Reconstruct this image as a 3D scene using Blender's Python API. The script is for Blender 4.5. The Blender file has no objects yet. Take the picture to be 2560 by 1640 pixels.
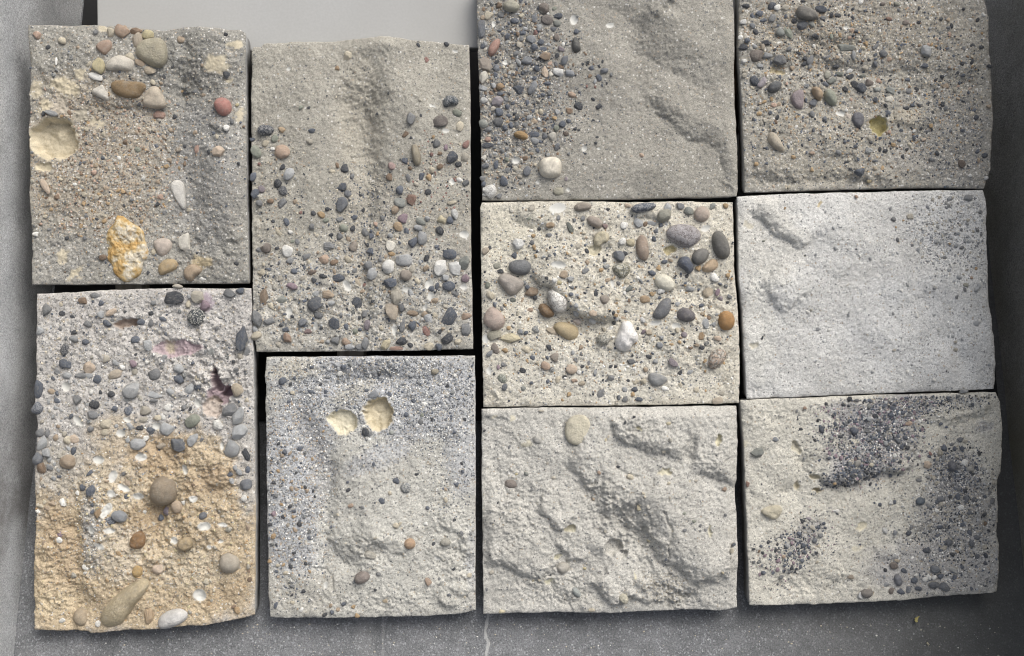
import bpy, math, random
import numpy as np
from mathutils import Matrix, Vector

# ------------------------------------------------------------------ frame
# The slabs lie side by side on a rack that rises away from the floor at THETA.
# Slab frame: x right, y up the slope, z off the slabs' faces (metres).
# One photograph pixel is half a millimetre on the slabs' faces.
PX = 0.0005
THETA = math.radians(14.0)
Z0 = 0.38 * math.sin(THETA) + 0.029 * math.cos(THETA)
T = Matrix.Translation((0, 0, Z0)) @ Matrix.Rotation(THETA, 4, 'X')
DIST = 1.40
scene = bpy.context.scene
col = scene.collection

# ------------------------------------------------------------------ camera
cam_d = bpy.data.cameras.new('camera')
cam = bpy.data.objects.new('camera', cam_d)
col.objects.link(cam)
cam_d.sensor_width = 36.0
cam_d.lens = 36.0 * DIST / (2560 * PX)
cam_d.clip_start = 0.05
cam_d.clip_end = 200.0
cam.matrix_world = T @ Matrix.Translation((0, 0, DIST))
scene.camera = cam

# ------------------------------------------------------------------ light
SUN_AZ = math.radians(40.0)      # from +y towards +x: upper right of the slabs
SUN_EL = math.radians(52.0)
world = bpy.data.worlds.new('World')
scene.world = world
world.use_nodes = True
wn = world.node_tree.nodes
sky = wn.new('ShaderNodeTexSky')
sky.sky_type = 'NISHITA'
sky.sun_disc = False
sky.sun_elevation = SUN_EL
sky.sun_rotation = SUN_AZ
sky.air_density = 1.0
sky.dust_density = 6.0
sky.ozone_density = 1.0
bg = wn['Background']
bg.inputs['Strength'].default_value = 0.11
hsv = wn.new('ShaderNodeHueSaturation')          # thin even cloud: the sky's blue is washed out
hsv.inputs['Saturation'].default_value = 0.45
world.node_tree.links.new(sky.outputs['Color'], hsv.inputs['Color'])
world.node_tree.links.new(hsv.outputs['Color'], bg.inputs['Color'])
sun_d = bpy.data.lights.new('sun', 'SUN')
sun_d.energy = 1.5
sun_d.angle = math.radians(42.0)
sun_d.color = (1.0, 0.972, 0.918)
sun = bpy.data.objects.new('sun', sun_d)
col.objects.link(sun)
sdir = Vector((math.sin(SUN_AZ) * math.cos(SUN_EL), math.cos(SUN_AZ) * math.cos(SUN_EL), math.sin(SUN_EL)))
sun.rotation_euler = sdir.to_track_quat('Z', 'Y').to_euler()
sun.location = sdir * 5
vs = scene.view_settings
vs.view_transform = 'Standard'
vs.look = 'None'
vs.exposure = 0.44
vs.gamma = 1.0
vs.use_curve_mapping = False

scene.cycles.use_denoising = True
scene.cycles.filter_width = 1.05

# ------------------------------------------------------------------ noise
def _hash(ix, iy, seed):
    h = (ix.astype(np.int64) * 374761393 + iy.astype(np.int64) * 668265263 + seed * 974634777) & 0x7fffffff
    h = ((h ^ (h >> 13)) * 1274126177) & 0x7fffffff
    h = ((h ^ (h >> 16)) * 2246822519) & 0x7fffffff
    return (h & 0xffffff) / float(0xffffff)

def vnoise(x, y, seed):
    x = np.asarray(x, float); y = np.asarray(y, float)
    ix = np.floor(x); iy = np.floor(y)
    fx = x - ix; fy = y - iy
    fx = fx * fx * fx * (fx * (fx * 6 - 15) + 10); fy = fy * fy * fy * (fy * (fy * 6 - 15) + 10)
    a = _hash(ix, iy, seed); b = _hash(ix + 1, iy, seed)
    c = _hash(ix, iy + 1, seed); d = _hash(ix + 1, iy + 1, seed)
    return ((a * (1 - fx) + b * fx) * (1 - fy) + (c * (1 - fx) + d * fx) * fy) * 2 - 1

def fbm(x, y, size, octs, seed, gain=0.5):
    r = 0.0; a = 1.0; s = 1.0 / size; n = 0.0
    for o in range(octs):
        ca, sa = math.cos(o * 1.1 + .4), math.sin(o * 1.1 + .4)
        r = r + a * vnoise((x * ca - y * sa) * s + 17.3 * o, (x * sa + y * ca) * s - 9.1 * o, seed + o * 31)
        n += a; a *= gain; s *= 2.03
    return r / n

def sstep(a, b, x):
    t = np.clip((x - a) / (b - a), 0, 1)
    return t * t * (3 - 2 * t)

def terrace(n, k):
    """break a smooth relief into small flat steps, as crumbling sand breaks"""
    t = n * k; f = np.floor(t)
    return (f + sstep(.62, 1.0, t - f)) / k

# ------------------------------------------------------------------ materials
def new_mat(name):
    m = bpy.data.materials.new(name)
    m.use_nodes = True
    nt = m.node_tree
    b = nt.nodes['Principled BSDF']
    b.inputs['Specular IOR Level'].default_value = 0.25
    return m, nt, b

class NT:
    def __init__(s, nt): s.nt = nt
    def n(s, t, **kw):
        nd = s.nt.nodes.new(t)
        for k, v in kw.items(): setattr(nd, k, v)
        return nd
    def l(s, a, b): s.nt.links.new(a, b)
    def coord(s): return s.n('ShaderNodeTexCoord').outputs['Object']
    def noise(s, co, scale, detail=3, rough=0.55):
        nd = s.n('ShaderNodeTexNoise'); s.l(co, nd.inputs['Vector'])
        nd.inputs['Scale'].default_value = scale; nd.inputs['Detail'].default_value = detail
        nd.inputs['Roughness'].default_value = rough
        return nd.outputs['Fac']
    def voro(s, co, scale, rnd=1.0):
        nd = s.n('ShaderNodeTexVoronoi'); s.l(co, nd.inputs['Vector'])
        nd.inputs['Scale'].default_value = scale
        if 'Randomness' in nd.inputs: nd.inputs['Randomness'].default_value = rnd
        return nd
    def ramp(s, f, stops, interp='LINEAR'):
        nd = s.n('ShaderNodeValToRGB'); s.l(f, nd.inputs['Fac'])
        cr = nd.color_ramp; cr.interpolation = interp
        while len(cr.elements) < len(stops): cr.elements.new(0.5)
        for e, (p, c) in zip(cr.elements, stops):
            e.position = p
            e.color = (c, c, c, 1) if not isinstance(c, tuple) else (*c, 1)
        return nd.outputs['Color']
    def mix(s, fac, a, b, blend='MIX'):
        nd = s.n('ShaderNodeMix', data_type='RGBA', blend_type=blend)
        for i, v in ((0, fac), (6, a), (7, b)):
            if hasattr(v, 'is_output'): s.l(v, nd.inputs[i])
            elif isinstance(v, tuple): nd.inputs[i].default_value = (*v, 1)
            else: nd.inputs[i].default_value = v if i == 0 else (v, v, v, 1)
        return nd.outputs[2]
    def math(s, op, a, b=0.0, clamp=False):
        nd = s.n('ShaderNodeMath', operation=op, use_clamp=clamp)
        for i, v in enumerate((a, b)):
            if hasattr(v, 'is_output'): s.l(v, nd.inputs[i])
            else: nd.inputs[i].default_value = v
        return nd.outputs[0]
    def bump(s, h, strength, dist, prev=None):
        nd = s.n('ShaderNodeBump'); s.l(h, nd.inputs['Height'])
        nd.inputs['Strength'].default_value = strength; nd.inputs['Distance'].default_value = dist
        if prev is not None: s.l(prev, nd.inputs['Normal'])
        return nd.outputs['Normal']

def sand_material():
    """cast sand face: vertex tint, grains picked out by Voronoi cells, coarse attribute opens the speckle"""
    m, nt, b = new_mat('cast_sand'); k = NT(nt)
    co = k.coord()
    tint = k.n('ShaderNodeAttribute', attribute_name='tint').outputs['Color']
    coarse = k.n('ShaderNodeAttribute', attribute_name='coarse').outputs['Fac']
    smooth = k.n('ShaderNodeAttribute', attribute_name='smooth').outputs['Fac']
    v1 = k.voro(co, 950); v2 = k.voro(co, 430)
    r1 = k.n('ShaderNodeSeparateColor'); k.l(v1.outputs['Color'], r1.inputs[0])
    r2 = k.n('ShaderNodeSeparateColor'); k.l(v2.outputs['Color'], r2.inputs[0])
    g1 = k.ramp(r1.outputs[0], [(0, 0.60), (0.18, 0.88), (0.7, 1.05), (1, 1.28)])
    c = k.mix(1.0, tint, g1, 'MULTIPLY')
    c = k.mix(smooth, c, tint)
    # bigger grains
    g2 = k.ramp(r2.outputs[1], [(0, (0.10, 0.105, 0.115)), (0.22, (0.20, 0.20, 0.20)), (0.45, (0.34, 0.33, 0.30)),
                                (0.65, (0.38, 0.31, 0.23)), (0.78, (0.55, 0.53, 0.49)), (1, (0.66, 0.65, 0.62))])
    sel = k.math('LESS_THAN', r2.outputs[0], coarse)
    inside = k.math('LESS_THAN', v2.outputs['Distance'], 0.52)
    sel = k.math('MULTIPLY', sel, inside)
    c = k.mix(k.math('MULTIPLY', sel, 0.85), c, g2)
    n1 = k.noise(co, 28, 4)
    c = k.mix(1.0, c, k.ramp(n1, [(0.25, 0.86), (0.75, 1.12)]), 'MULTIPLY')
    k.l(c, b.inputs['Base Color'])
    b.inputs['Roughness'].default_value = 0.92
    b.inputs['Specular IOR Level'].default_value = 0.12
    h = k.math('ADD', k.math('MULTIPLY', v1.outputs['Distance'], -0.6), k.noise(co, 900, 2))
    inv = k.math('SUBTRACT', 1.0, smooth)
    h = k.math('MULTIPLY', h, inv)
    k.l(k.bump(h, 0.42, 0.0009), b.inputs['Normal'])
    return m

def concrete(name, base, dark, light, speck=0.5, stain=None, rough=0.85, scale=1.0):
    m, nt, b = new_mat(name); k = NT(nt)
    co = k.coord()
    n1 = k.noise(co, 9 * scale, 8, 0.7); n2 = k.noise(co, 34 * scale, 7, 0.72); n3 = k.noise(co, 520, 2, 0.7)
    c = k.mix(k.ramp(n1, [(0.35, 0.0), (0.65, 1.0)]), dark, base)
    c = k.mix(k.ramp(n2, [(0.45, 0.0), (0.75, 0.6)]), c, light)
    c = k.mix(1.0, c, k.ramp(n3, [(0.3, 1 - 0.5 * speck), (0.7, 1 + 0.5 * speck)]), 'MULTIPLY')
    v = k.voro(co, 560); r = k.n('ShaderNodeSeparateColor'); k.l(v.outputs['Color'], r.inputs[0])
    c = k.mix(k.math('MULTIPLY', k.math('LESS_THAN', r.outputs[0], 0.10), 0.4 * speck), c, tuple(x * 0.45 for x in base))
    c = k.mix(k.math('MULTIPLY', k.math('GREATER_THAN', r.outputs[1], 0.93), 0.35 * speck), c, tuple(min(0.7, x * 2.2) for x in light))
    if stain: c = stain(k, co, c)
    k.l(c, b.inputs['Base Color'])
    b.inputs['Roughness'].default_value = rough
    hh = k.math('ADD', k.noise(co, 150, 6, 0.7), k.math('MULTIPLY', n3, 0.7))
    k.l(k.bump(hh, 0.7, 0.0022), b.inputs['Normal'])
    return m

def stone_material(name, vein=0.0, speck=0.0, dust=0.50, vein_col=(0.10, 0.075, 0.06), facets=0.0):
    """pebble: the object's own colour, mottled, with a thin film of cement dust left from the cast"""
    m, nt, b = new_mat(name); k = NT(nt)
    co = k.coord()
    oi = k.n('ShaderNodeObjectInfo')
    off = k.n('ShaderNodeVectorMath', operation='ADD')
    k.l(co, off.inputs[0])
    sc = k.n('ShaderNodeVectorMath', operation='SCALE'); sc.inputs[0].default_value = (37, 61, 23)
    k.l(oi.outputs['Random'], sc.inputs['Scale']); k.l(sc.outputs[0], off.inputs[1])
    p = off.outputs[0]
    n1 = k.noise(p, 1.7, 4, 0.6); n2 = k.noise(p, 14, 3, 0.7)
    c = k.mix(1.0, oi.outputs['Color'], k.ramp(n1, [(0.25, 0.80), (0.75, 1.25)]), 'MULTIPLY')
    c = k.mix(1.0, c, k.ramp(n2, [(0.3, 0.86), (0.7, 1.14)]), 'MULTIPLY')
    if vein:
        w = k.noise(p, 2.3, 5, 0.7)
        d = k.math('ABSOLUTE', k.math('SUBTRACT', w, 0.5))
        vm = k.ramp(d, [(0.0, 1.0), (0.035, 0.0)])
        c = k.mix(k.math('MULTIPLY', vm, vein), c, vein_col)
    if speck:
        v = k.voro(p, 7); r = k.n('ShaderNodeSeparateColor'); k.l(v.outputs['Color'], r.inputs[0])
        c = k.mix(k.math('MULTIPLY', k.math('LESS_THAN', r.outputs[0], 0.4), speck), c, (0.13, 0.14, 0.13))
        c = k.mix(k.math('MULTIPLY', k.math('GREATER_THAN', r.outputs[1], 0.7), speck), c, (0.6, 0.59, 0.54))
    dm = k.ramp(k.noise(p, 3.1, 5, 0.75), [(0.48, 0.0), (0.72, 1.0)])
    c = k.mix(k.math('MULTIPLY', dm, dust), c, (0.36, 0.34, 0.30))
    sz = k.n('ShaderNodeSeparateXYZ'); k.l(co, sz.inputs[0])
    zz = k.math('ADD', sz.outputs[2], k.math('MULTIPLY', k.math('SUBTRACT', k.noise(p, 5.0, 4, .7), .5), .7))
    c = k.mix(k.math('MULTIPLY', k.ramp(k.math('ADD', zz, .5), [(.42, 1.0), (.52, 0.0)]), min(.8, dust * 2.2)), c, (0.40, 0.375, 0.32))
    k.l(c, b.inputs['Base Color'])
    k.l(k.ramp(oi.outputs['Random'], [(0.0, 0.36), (1.0, 0.72)]), b.inputs['Roughness'])
    b.inputs['Specular IOR Level'].default_value = 0.3
    k.l(k.bump(k.noise(p, 7, 6, 0.75), 0.45, 0.07), b.inputs['Normal'])
    return m

def chert_material():
    m, nt, b = new_mat('ochre_chert'); k = NT(nt); co = k.coord()
    n1 = k.noise(co, 55, 5, 0.65)
    c = k.ramp(n1, [(0.30, (0.41, 0.24, 0.08)), (0.45, (0.46, 0.31, 0.13)), (0.52, (0.50, 0.40, 0.24)), (0.60, (0.57, 0.53, 0.44)), (0.70, (0.44, 0.29, 0.12))])
    c = k.mix(1.0, c, k.ramp(k.noise(co, 300, 3), [(0.3, 0.8), (0.7, 1.15)]), 'MULTIPLY')
    k.l(c, b.inputs['Base Color']); b.inputs['Roughness'].default_value = 0.7
    k.l(k.bump(k.noise(co, 200, 5, 0.7), 0.5, 0.002), b.inputs['Normal'])
    return m

def gravel_material():
    m, nt, b = new_mat('fine_gravel'); k = NT(nt)
    a = k.n('ShaderNodeAttribute', attribute_name='tint').outputs['Color']
    c = k.mix(1.0, a, k.ramp(k.noise(k.coord(), 700, 3), [(0.3, 0.75), (0.7, 1.2)]), 'MULTIPLY')
    k.l(c, b.inputs['Base Color']); b.inputs['Roughness'].default_value = 0.8
    return m

M_SAND = sand_material()
M_SIDE = concrete('cast_side', (0.45, 0.45, 0.44), (0.40, 0.40, 0.39), (0.50, 0.50, 0.49), 0.25)
M_STONE = stone_material('pebble_stone')
M_CLEAN = stone_material('pebble_clean', dust=0.18)
M_VEIN = stone_material('pebble_veined', vein=0.8, dust=0.12)
M_STREAK = stone_material('pebble_white_veined', vein=0.8, dust=0.15, vein_col=(0.55, 0.54, 0.52))
M_SPECK = stone_material('pebble_speckled', speck=0.7, dust=0.2)
M_CHERT = chert_material()
M_GRAVEL = gravel_material()
STYLE = {'': M_STONE, 'a': M_STONE, 'q': M_CLEAN, 'v': M_VEIN, 'k': M_STREAK, 's': M_SPECK, 'h': M_CHERT}

PAL = {'k': (.060, .065, .075), 'b': (.115, .130, .158), 'g': (.205, .21, .215), 'l': (.37, .38, .385), 'w': (.74, .73, .69),
       'c': (.52, .47, .37), 't': (.37, .295, .22), 'o': (.42, .30, .175), 'n': (.21, .15, .105), 'r': (.26, .155, .135),
       'p': (.27, .205, .235), 'v': (.25, .265, .22), 's': (.42, .39, .33), 'y': (.52, .46, .29), 'e': (.46, .33, .26)}

def pal(code):
    cs = [PAL[ch] for ch in code]
    return tuple(sum(c[i] for c in cs) / len(cs) for i in range(3))

# ------------------------------------------------------------------ mesh helpers
def mesh_np(name, verts, faces_flat, sizes, mats, smooth=True, mat_idx=None):
    me = bpy.data.meshes.new(name)
    nv = len(verts); nl = len(faces_flat); nf = len(sizes)
    me.vertices.add(nv); me.vertices.foreach_set('co', np.asarray(verts, np.float32).ravel())
    me.loops.add(nl); me.loops.foreach_set('vertex_index', np.asarray(faces_flat, np.int32).ravel())
    me.polygons.add(nf)
    st = np.zeros(nf, np.int32); st[1:] = np.cumsum(sizes)[:-1]
    me.polygons.foreach_set('loop_start', st)
    if mat_idx is not None: me.polygons.foreach_set('material_index', np.asarray(mat_idx, np.int32))
    me.polygons.foreach_set('use_smooth', np.full(nf, smooth, bool) if isinstance(smooth, bool) else smooth)
    for m in mats: me.materials.append(m)
    me.update(calc_edges=True)
    return me

def color_attr(me, name, arr):
    a = me.attributes.new(name, 'FLOAT_COLOR', 'POINT')
    a.data.foreach_set('color', np.concatenate([arr, np.ones((len(arr), 1))], 1).astype(np.float32).ravel())

def float_attr(me, name, arr):
    a = me.attributes.new(name, 'FLOAT', 'POINT'); a.data.foreach_set('value', np.asarray(arr, np.float32))

def add_obj(name, data, parent=None, local=None, world=None, kind=None):
    o = bpy.data.objects.new(name, data); col.objects.link(o)
    if parent is not None: o.parent = parent
    if local is not None: o.matrix_local = local
    if world is not None: o.matrix_world = world
    if kind: o['kind'] = kind
    return o

def ico(sub):
    t = (1 + 5 ** .5) / 2
    v = [(-1, t, 0), (1, t, 0), (-1, -t, 0), (1, -t, 0), (0, -1, t), (0, 1, t), (0, -1, -t), (0, 1, -t), (t, 0, -1), (t, 0, 1), (-t, 0, -1), (-t, 0, 1)]
    f = [(0, 11, 5), (0, 5, 1), (0, 1, 7), (0, 7, 10), (0, 10, 11), (1, 5, 9), (5, 11, 4), (11, 10, 2), (10, 7, 6), (7, 1, 8), (3, 9, 4), (3, 4, 2), (3, 2, 6), (3, 6, 8), (3, 8, 9), (4, 9, 5), (2, 4, 11), (6, 2, 10), (8, 6, 7), (9, 8, 1)]
    v = [np.array(p) / np.linalg.norm(p) for p in v]
    for _ in range(sub):
        cache = {}; nf = []
        def mid(a, b):
            key = (min(a, b), max(a, b))
            if key not in cache:
                p = v[a] + v[b]; v.append(p / np.linalg.norm(p)); cache[key] = len(v) - 1
            return cache[key]
        for a, b, c in f:
            ab, bc, ca = mid(a, b), mid(b, c), mid(c, a)
            nf += [(a, ab, ca), (b, bc, ab), (c, ca, bc), (ab, bc, ca)]
        f = nf
    return np.array(v), np.array(f, np.int32)

def pebble_mesh(name, sub, seed, cuts, amp):
    rng = np.random.RandomState(seed)
    v, f = ico(sub)
    # super-ellipsoid feel
    e = rng.uniform(0.78, 1.0)
    p = np.sign(v) * np.abs(v) ** e
    p /= np.linalg.norm(p, axis=1, keepdims=True) ** 0.55
    d = np.zeros(len(v))
    for i in range(5):
        k = rng.normal(size=3) * rng.uniform(0.8, 1.9); d += np.sin(p @ k * 1.6 + rng.uniform(0, 6.28)) / 5
    p = p * (1 + amp * d * 2)[:, None]
    for i in range(cuts):
        nrm = rng.normal(size=3); nrm[2] = nrm[2] * 0.6 + 0.25; nrm /= np.linalg.norm(nrm)
        lim = rng.uniform(0.60, 0.86) * np.max(p @ nrm)
        over = np.clip(p @ nrm - lim, 0, None)
        p = p - (over * 0.93)[:, None] * nrm
    mn, mx = p.min(0), p.max(0)
    p = (p - (mn + mx) / 2) / ((mx - mn) / 2)
    return mesh_np(name, p, f.ravel(), np.full(len(f), 3), [], True)

_protos = {}
def proto(cls, sub, idx, mat):
    key = (cls, sub, idx, mat.name)
    if key not in _protos:
        cuts, amp = {'r': (2, .10), 'a': (11, .10), 'm': (5, .13)}[cls]
        me = pebble_mesh('pebble', sub, 1000 + idx * 17 + sub * 5 + (ord(cls)), cuts, amp)
        me.materials.append(mat)
        _protos[key] = me
    return _protos[key]

# ------------------------------------------------------------------ slab
def seg_dist(X, Y, pts):
    """distance to polyline, sign (+ = left of travel in y-down pixels flipped so + is the image-up side for left-to-right lines), end fade"""
    segs = []; L = 0.0
    for (x0, y0), (x1, y1) in zip(pts[:-1], pts[1:]):
        dx, dy = x1 - x0, y1 - y0; l2 = dx * dx + dy * dy; ln = math.sqrt(l2)
        t = np.clip(((X - x0) * dx + (Y - y0) * dy) / l2, 0, 1)
        d = np.hypot(X - (x0 + t * dx), Y - (y0 + t * dy))
        segs.append((d, np.sign(dy * (X - x0) - dx * (Y - y0)), L + t * ln)); L += ln
    best = np.min([q[0] for q in segs], 0)
    sgn = np.ones(X.shape); wsum = 0.0; tt = 0.0
    for d, sg, t in segs:
        sgn = np.where(d <= best, sg, sgn)
        w = np.exp(-(d - best) / (0.10 * best + 6.0)); wsum = wsum + w; tt = tt + w * t      # blended place along the line
    tt = tt / wsum
    return best, sgn, tt, L

class Slab:
    def __init__(s, seed, ox, oy, sc, top, right, bottom, left, base, label, feats, coarse=0.15, thick=0.028,
                 bigamp=2.0, rough=0.55, slabz=0.0, edge_noise=1.0):
        s.seed, s.ox, s.oy, s.sc = seed, ox, oy, sc
        s.feats, s.base, s.coarse0 = feats, base, coarse
        s.bigamp, s.rough, s.thick = bigamp, rough, thick
        s.mm = 0.5 / sc                      # crop pixels -> mm
        s.label = label; s.edge_noise = edge_noise
        s.curves = (top, right, bottom, left)
        s.cx0 = 0.5 * (top[0][0] + bottom[0][0]); s.cy0 = 0.5 * (top[0][1] + bottom[0][1])
        # root at the slab's middle
        xs = [p[0] for c in s.curves for p in c]; ys = [p[1] for c in s.curves for p in c]
        s.mid = ((min(xs) + max(xs)) / 2, (min(ys) + max(ys)) / 2)
        mx, my = s.to_local(*s.mid)
        s.root = add_obj('relief_panel', None, world=T @ Matrix.Translation((mx, my, -thick + slabz)))
        s.root.empty_display_size = 0.05
        s.off = Vector((mx, my, -thick))
        s.root['label'] = label; s.root['category'] = 'stone slab'
        s.root['group'] = 'relief slabs laid out on the sloping rack'
        s.placed = []; s.npeb = 0
        s.rng = random.Random(seed); s.nrng = np.random.RandomState(seed)
        s.grav = []
        s.build_body()
    def to_local(s, cx, cy):
        px = s.ox + cx / s.sc; py = s.oy + cy / s.sc
        return (px - 1280) * PX, (820 - py) * PX
    # -------- height (mm), tint, coarse, smooth at crop coordinates
    def surf(s, X, Y, want_col=False):
        mm = s.mm; sd = s.seed * 100
        U, V = X * mm, Y * mm                # mm
        wx = fbm(U, V, 14, 4, sd + 1) ; wy = fbm(U, V, 14, 4, sd + 2)
        fx = fbm(U, V, 5, 3, sd + 8); fy = fbm(U, V, 5, 3, sd + 9)
        Xw = X + (wx * 5.5 + fx * 3.4) / mm; Yw = Y + (wy * 5.5 + fy * 3.4) / mm        # ragged outlines
        H = s.bigamp * fbm(U, V, 70, 3, sd + 3)
        R = np.full(X.shape, s.rough); S = np.zeros(X.shape); C = np.full(X.shape, s.coarse0)
        col_ = np.empty(X.shape + (3,)); col_[:] = s.base
        tv = fbm(U, V, 30, 4, sd + 4)[..., None]
        col_ = col_ * (1 + 0.10 * tv)
        def ell(f, wob, soft=False):
            x, y, rx, ry, a = f[1:6]
            a = math.radians(a); ca, sa = math.cos(a), math.sin(a)
            dx = (X * (1 - wob) + Xw * wob) - x; dy = -((Y * (1 - wob) + Yw * wob) - y)
            u = (dx * ca + dy * sa) / rx; v = (-dx * sa + dy * ca) / ry
            return np.sqrt(u * u + v * v)
        for f in s.feats:
            k = f[0]
            if k == 'b':
                H = H + f[6] * np.exp(-ell(f, 0.4) ** 2)
            elif k == 'l':
                pts, h, w, dec = f[1:5]; w = w * 1.25; h = h * .95
                d, sg, t, L = seg_dist(X * .25 + Xw * .75, Y * .25 + Yw * .75, pts)
                d = d * mm
                fade = sstep(0, 0.18 * L, t) * sstep(0, 0.18 * L, L - t)
                prof = np.where(sg > 0, (1 - np.exp(-d / (.42 * w))) * np.exp(-np.maximum(d - w, 0) / dec), 0)
                under = np.where(sg <= 0, -0.18 * np.exp(-d / (0.35 * dec + 1)), -0.18 * np.exp(-d / (0.25 * w + .5)))
                H = H + h * fade * (prof + under)
            elif k == 'h':
                r = ell(f, 0.8)
                m = 1 - sstep(0.80, 1.02, r)
                H = H - f[6] * m + min(f[6], 6) * 0.45 * m * terrace(fbm(U, V, 12, 4, sd + 21, .55), 4)
                if len(f) > 7 and f[7] is not None:
                    cm = (1 - sstep(0.92, 1.12, r))[..., None]
                    col_ = col_ * (1 - cm) + np.array(f[7]) * (1 + 0.22 * fbm(U, V, 6, 4, sd + 22, .6)[..., None]) * cm
                    C = C * (1 - cm[..., 0]); R = R * (1 - 0.5 * cm[..., 0]); S = np.maximum(S, 0.6 * cm[..., 0])
            elif k == 'i':
                r = ell(f, 0.12)
                m = np.clip(1 - r * r, 0, 1)
                H = H - 0.30 * min(f[3], f[4]) * mm * 2 * 0.8 * m
                cm = (1 - sstep(0.88, 1.02, r))[..., None]
                col_ = col_ * (1 - cm) + np.array((.575, .57, .535)) * cm
                R = R * (1 - cm[..., 0]); C = C * (1 - cm[..., 0]); S = np.maximum(S, cm[..., 0])
            elif k == 't':
                r = ell(f, 1.0)
                cm = (f[7] * (1 - sstep(0.65, 1.25, r + 0.25 * wx)))[..., None]
                col_ = col_ * (1 - cm) + np.array(f[6]) * (1 + 0.12 * tv) * cm
                if len(f) > 8:
                    C = C * (1 - cm[..., 0]) + f[8] * cm[..., 0]
                    if f[8] == 0: S = np.maximum(S, .75 * cm[..., 0]); R = R * (1 - .4 * cm[..., 0])
            elif k == 'g':
                r = ell(f, 1.0); m = 1 - sstep(0.6, 1.2, r + 0.3 * wy)
                C = C + (f[6] - C) * m
            elif k == 'r':
                m = np.exp(-ell(f, 0.5) ** 2 * 1.2)
                H = H + f[6] * m * (1.0 * (np.abs(fbm(U, V, 16, 5, sd + 11, .6)) * 2.2 - .6) + 2.0 * terrace(fbm(U, V, 20, 4, sd + 12, .55), 4))
                R = R + 0.25 * f[6] * m
            elif k == 'c':
                pts, dep, w = f[1:4]
                d, sg, t, L = seg_dist(X * .4 + Xw * .6, Y * .4 + Yw * .6, pts)
                H = H - dep * np.exp(-(d * mm / w) ** 2)
        H = H + R * (1.1 * fbm(U, V, 24, 3, sd + 13) + 1.7 * fbm(U, V, 9, 4, sd + 5, .62) + 1.0 * fbm(U, V, 3.4, 2, sd + 6) + 0.6 * vnoise(U / 1.3, V / 1.3, sd + 7))
        if want_col: return H, col_, C, S
        return H
    def hz(s, cx, cy):
        """surface height (mm) looked up from a raster of the relief"""
        if not hasattr(s, '_ras'):
            xs = [p[0] for c in s.curves for p in c]; ys = [p[1] for c in s.curves for p in c]
            s._st = 1.2 / s.mm; s._x0 = min(xs) - 4 * s._st; s._y0 = min(ys) - 4 * s._st
            gx = np.arange(s._x0, max(xs) + 5 * s._st, s._st); gy = np.arange(s._y0, max(ys) + 5 * s._st, s._st)
            s._ras, _, _, s._sm = s.surf(*np.meshgrid(gx, gy), True)
        u = (np.asarray(cx, float) - s._x0) / s._st; v = (np.asarray(cy, float) - s._y0) / s._st
        i = np.clip(np.floor(u).astype(int), 0, s._ras.shape[1] - 2); j = np.clip(np.floor(v).astype(int), 0, s._ras.shape[0] - 2)
        a, b = u - i, v - j; R = s._ras
        return (R[j, i] * (1 - a) + R[j, i + 1] * a) * (1 - b) + (R[j + 1, i] * (1 - a) + R[j + 1, i + 1] * a) * b
    def smooth_at(s, cx, cy):
        s.hz(0, 0)
        i = np.clip(np.round((np.asarray(cx, float) - s._x0) / s._st).astype(int), 0, s._sm.shape[1] - 1)
        j = np.clip(np.round((np.asarray(cy, float) - s._y0) / s._st).astype(int), 0, s._sm.shape[0] - 1)
        return s._sm[j, i]
    def build_body(s):
        def resample(pts, n, flip=False):
            P = np.array(pts, float)
            d = np.r_[0, np.cumsum(np.hypot(*np.diff(P, axis=0).T))]
            t = np.linspace(0, d[-1], n)
            return np.c_[np.interp(t, d, P[:, 0]), np.interp(t, d, P[:, 1])]
        top, right, bottom, left = s.curves     # top L->R, right T->B, bottom L->R, left T->B
        w = np.hypot(top[-1][0] - top[0][0], top[-1][1] - top[0][1]) * s.mm
        h = np.hypot(left[-1][0] - left[0][0], left[-1][1] - left[0][1]) * s.mm
        nx, ny = int(w / 1.12) + 1, int(h / 1.12) + 1
        def rag(c, n, k, across):
            t = np.linspace(0, 1, n); L = (w if across else h)
            q = (1.0 * fbm(t * L, t * 0 + k * 31.7, 16, 4, s.seed * 7 + k, .65)) * s.edge_noise / s.mm * np.minimum(1, np.minimum(t, 1 - t) * 30)
            c = c.copy(); c[:, 1 if across else 0] += q
            return c
        ct = rag(resample(top, nx), nx, 1, True); cb = rag(resample(bottom, nx), nx, 2, True)
        cl = rag(resample(left, ny), ny, 3, False); cr = rag(resample(right, ny), ny, 4, False)
        u = np.linspace(0, 1, nx)[None, :, None]; v = np.linspace(0, 1, ny)[:, None, None]
        P = (1 - v) * ct[None] + v * cb[None] + (1 - u) * cl[:, None] + u * cr[:, None] \
            - ((1 - u) * (1 - v) * ct[0] + u * (1 - v) * ct[-1] + (1 - u) * v * cb[0] + u * v * cb[-1])
        X, Y = P[..., 0], P[..., 1]
        H, C3, CO, SM = s.surf(X, Y, True)
        # worn rim
        ii = np.minimum(np.arange(nx), np.arange(nx)[::-1])[None, :] * 1.12
        jj = np.minimum(np.arange(ny), np.arange(ny)[::-1])[:, None] * 1.12
        ed = np.minimum(ii, jj)
        rim = fbm(X * s.mm, Y * s.mm, 18, 4, s.seed * 91)
        H = np.clip(H, -s.thick * 1000 * .8, 40)
        H = H * (0.55 + 0.45 * sstep(0, 14, ed)) - (1.4 + 5.0 * np.clip(rim, 0, 1)) * np.exp(-ed / 3.2)
        H += s.nrng.uniform(-.16, .16, H.shape) * (1 - SM)
        LX = ((s.ox + X / s.sc) - 1280) * PX - s.off.x; LY = (820 - (s.oy + Y / s.sc)) * PX - s.off.y
        LZ = H * .001 + s.thick
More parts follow.
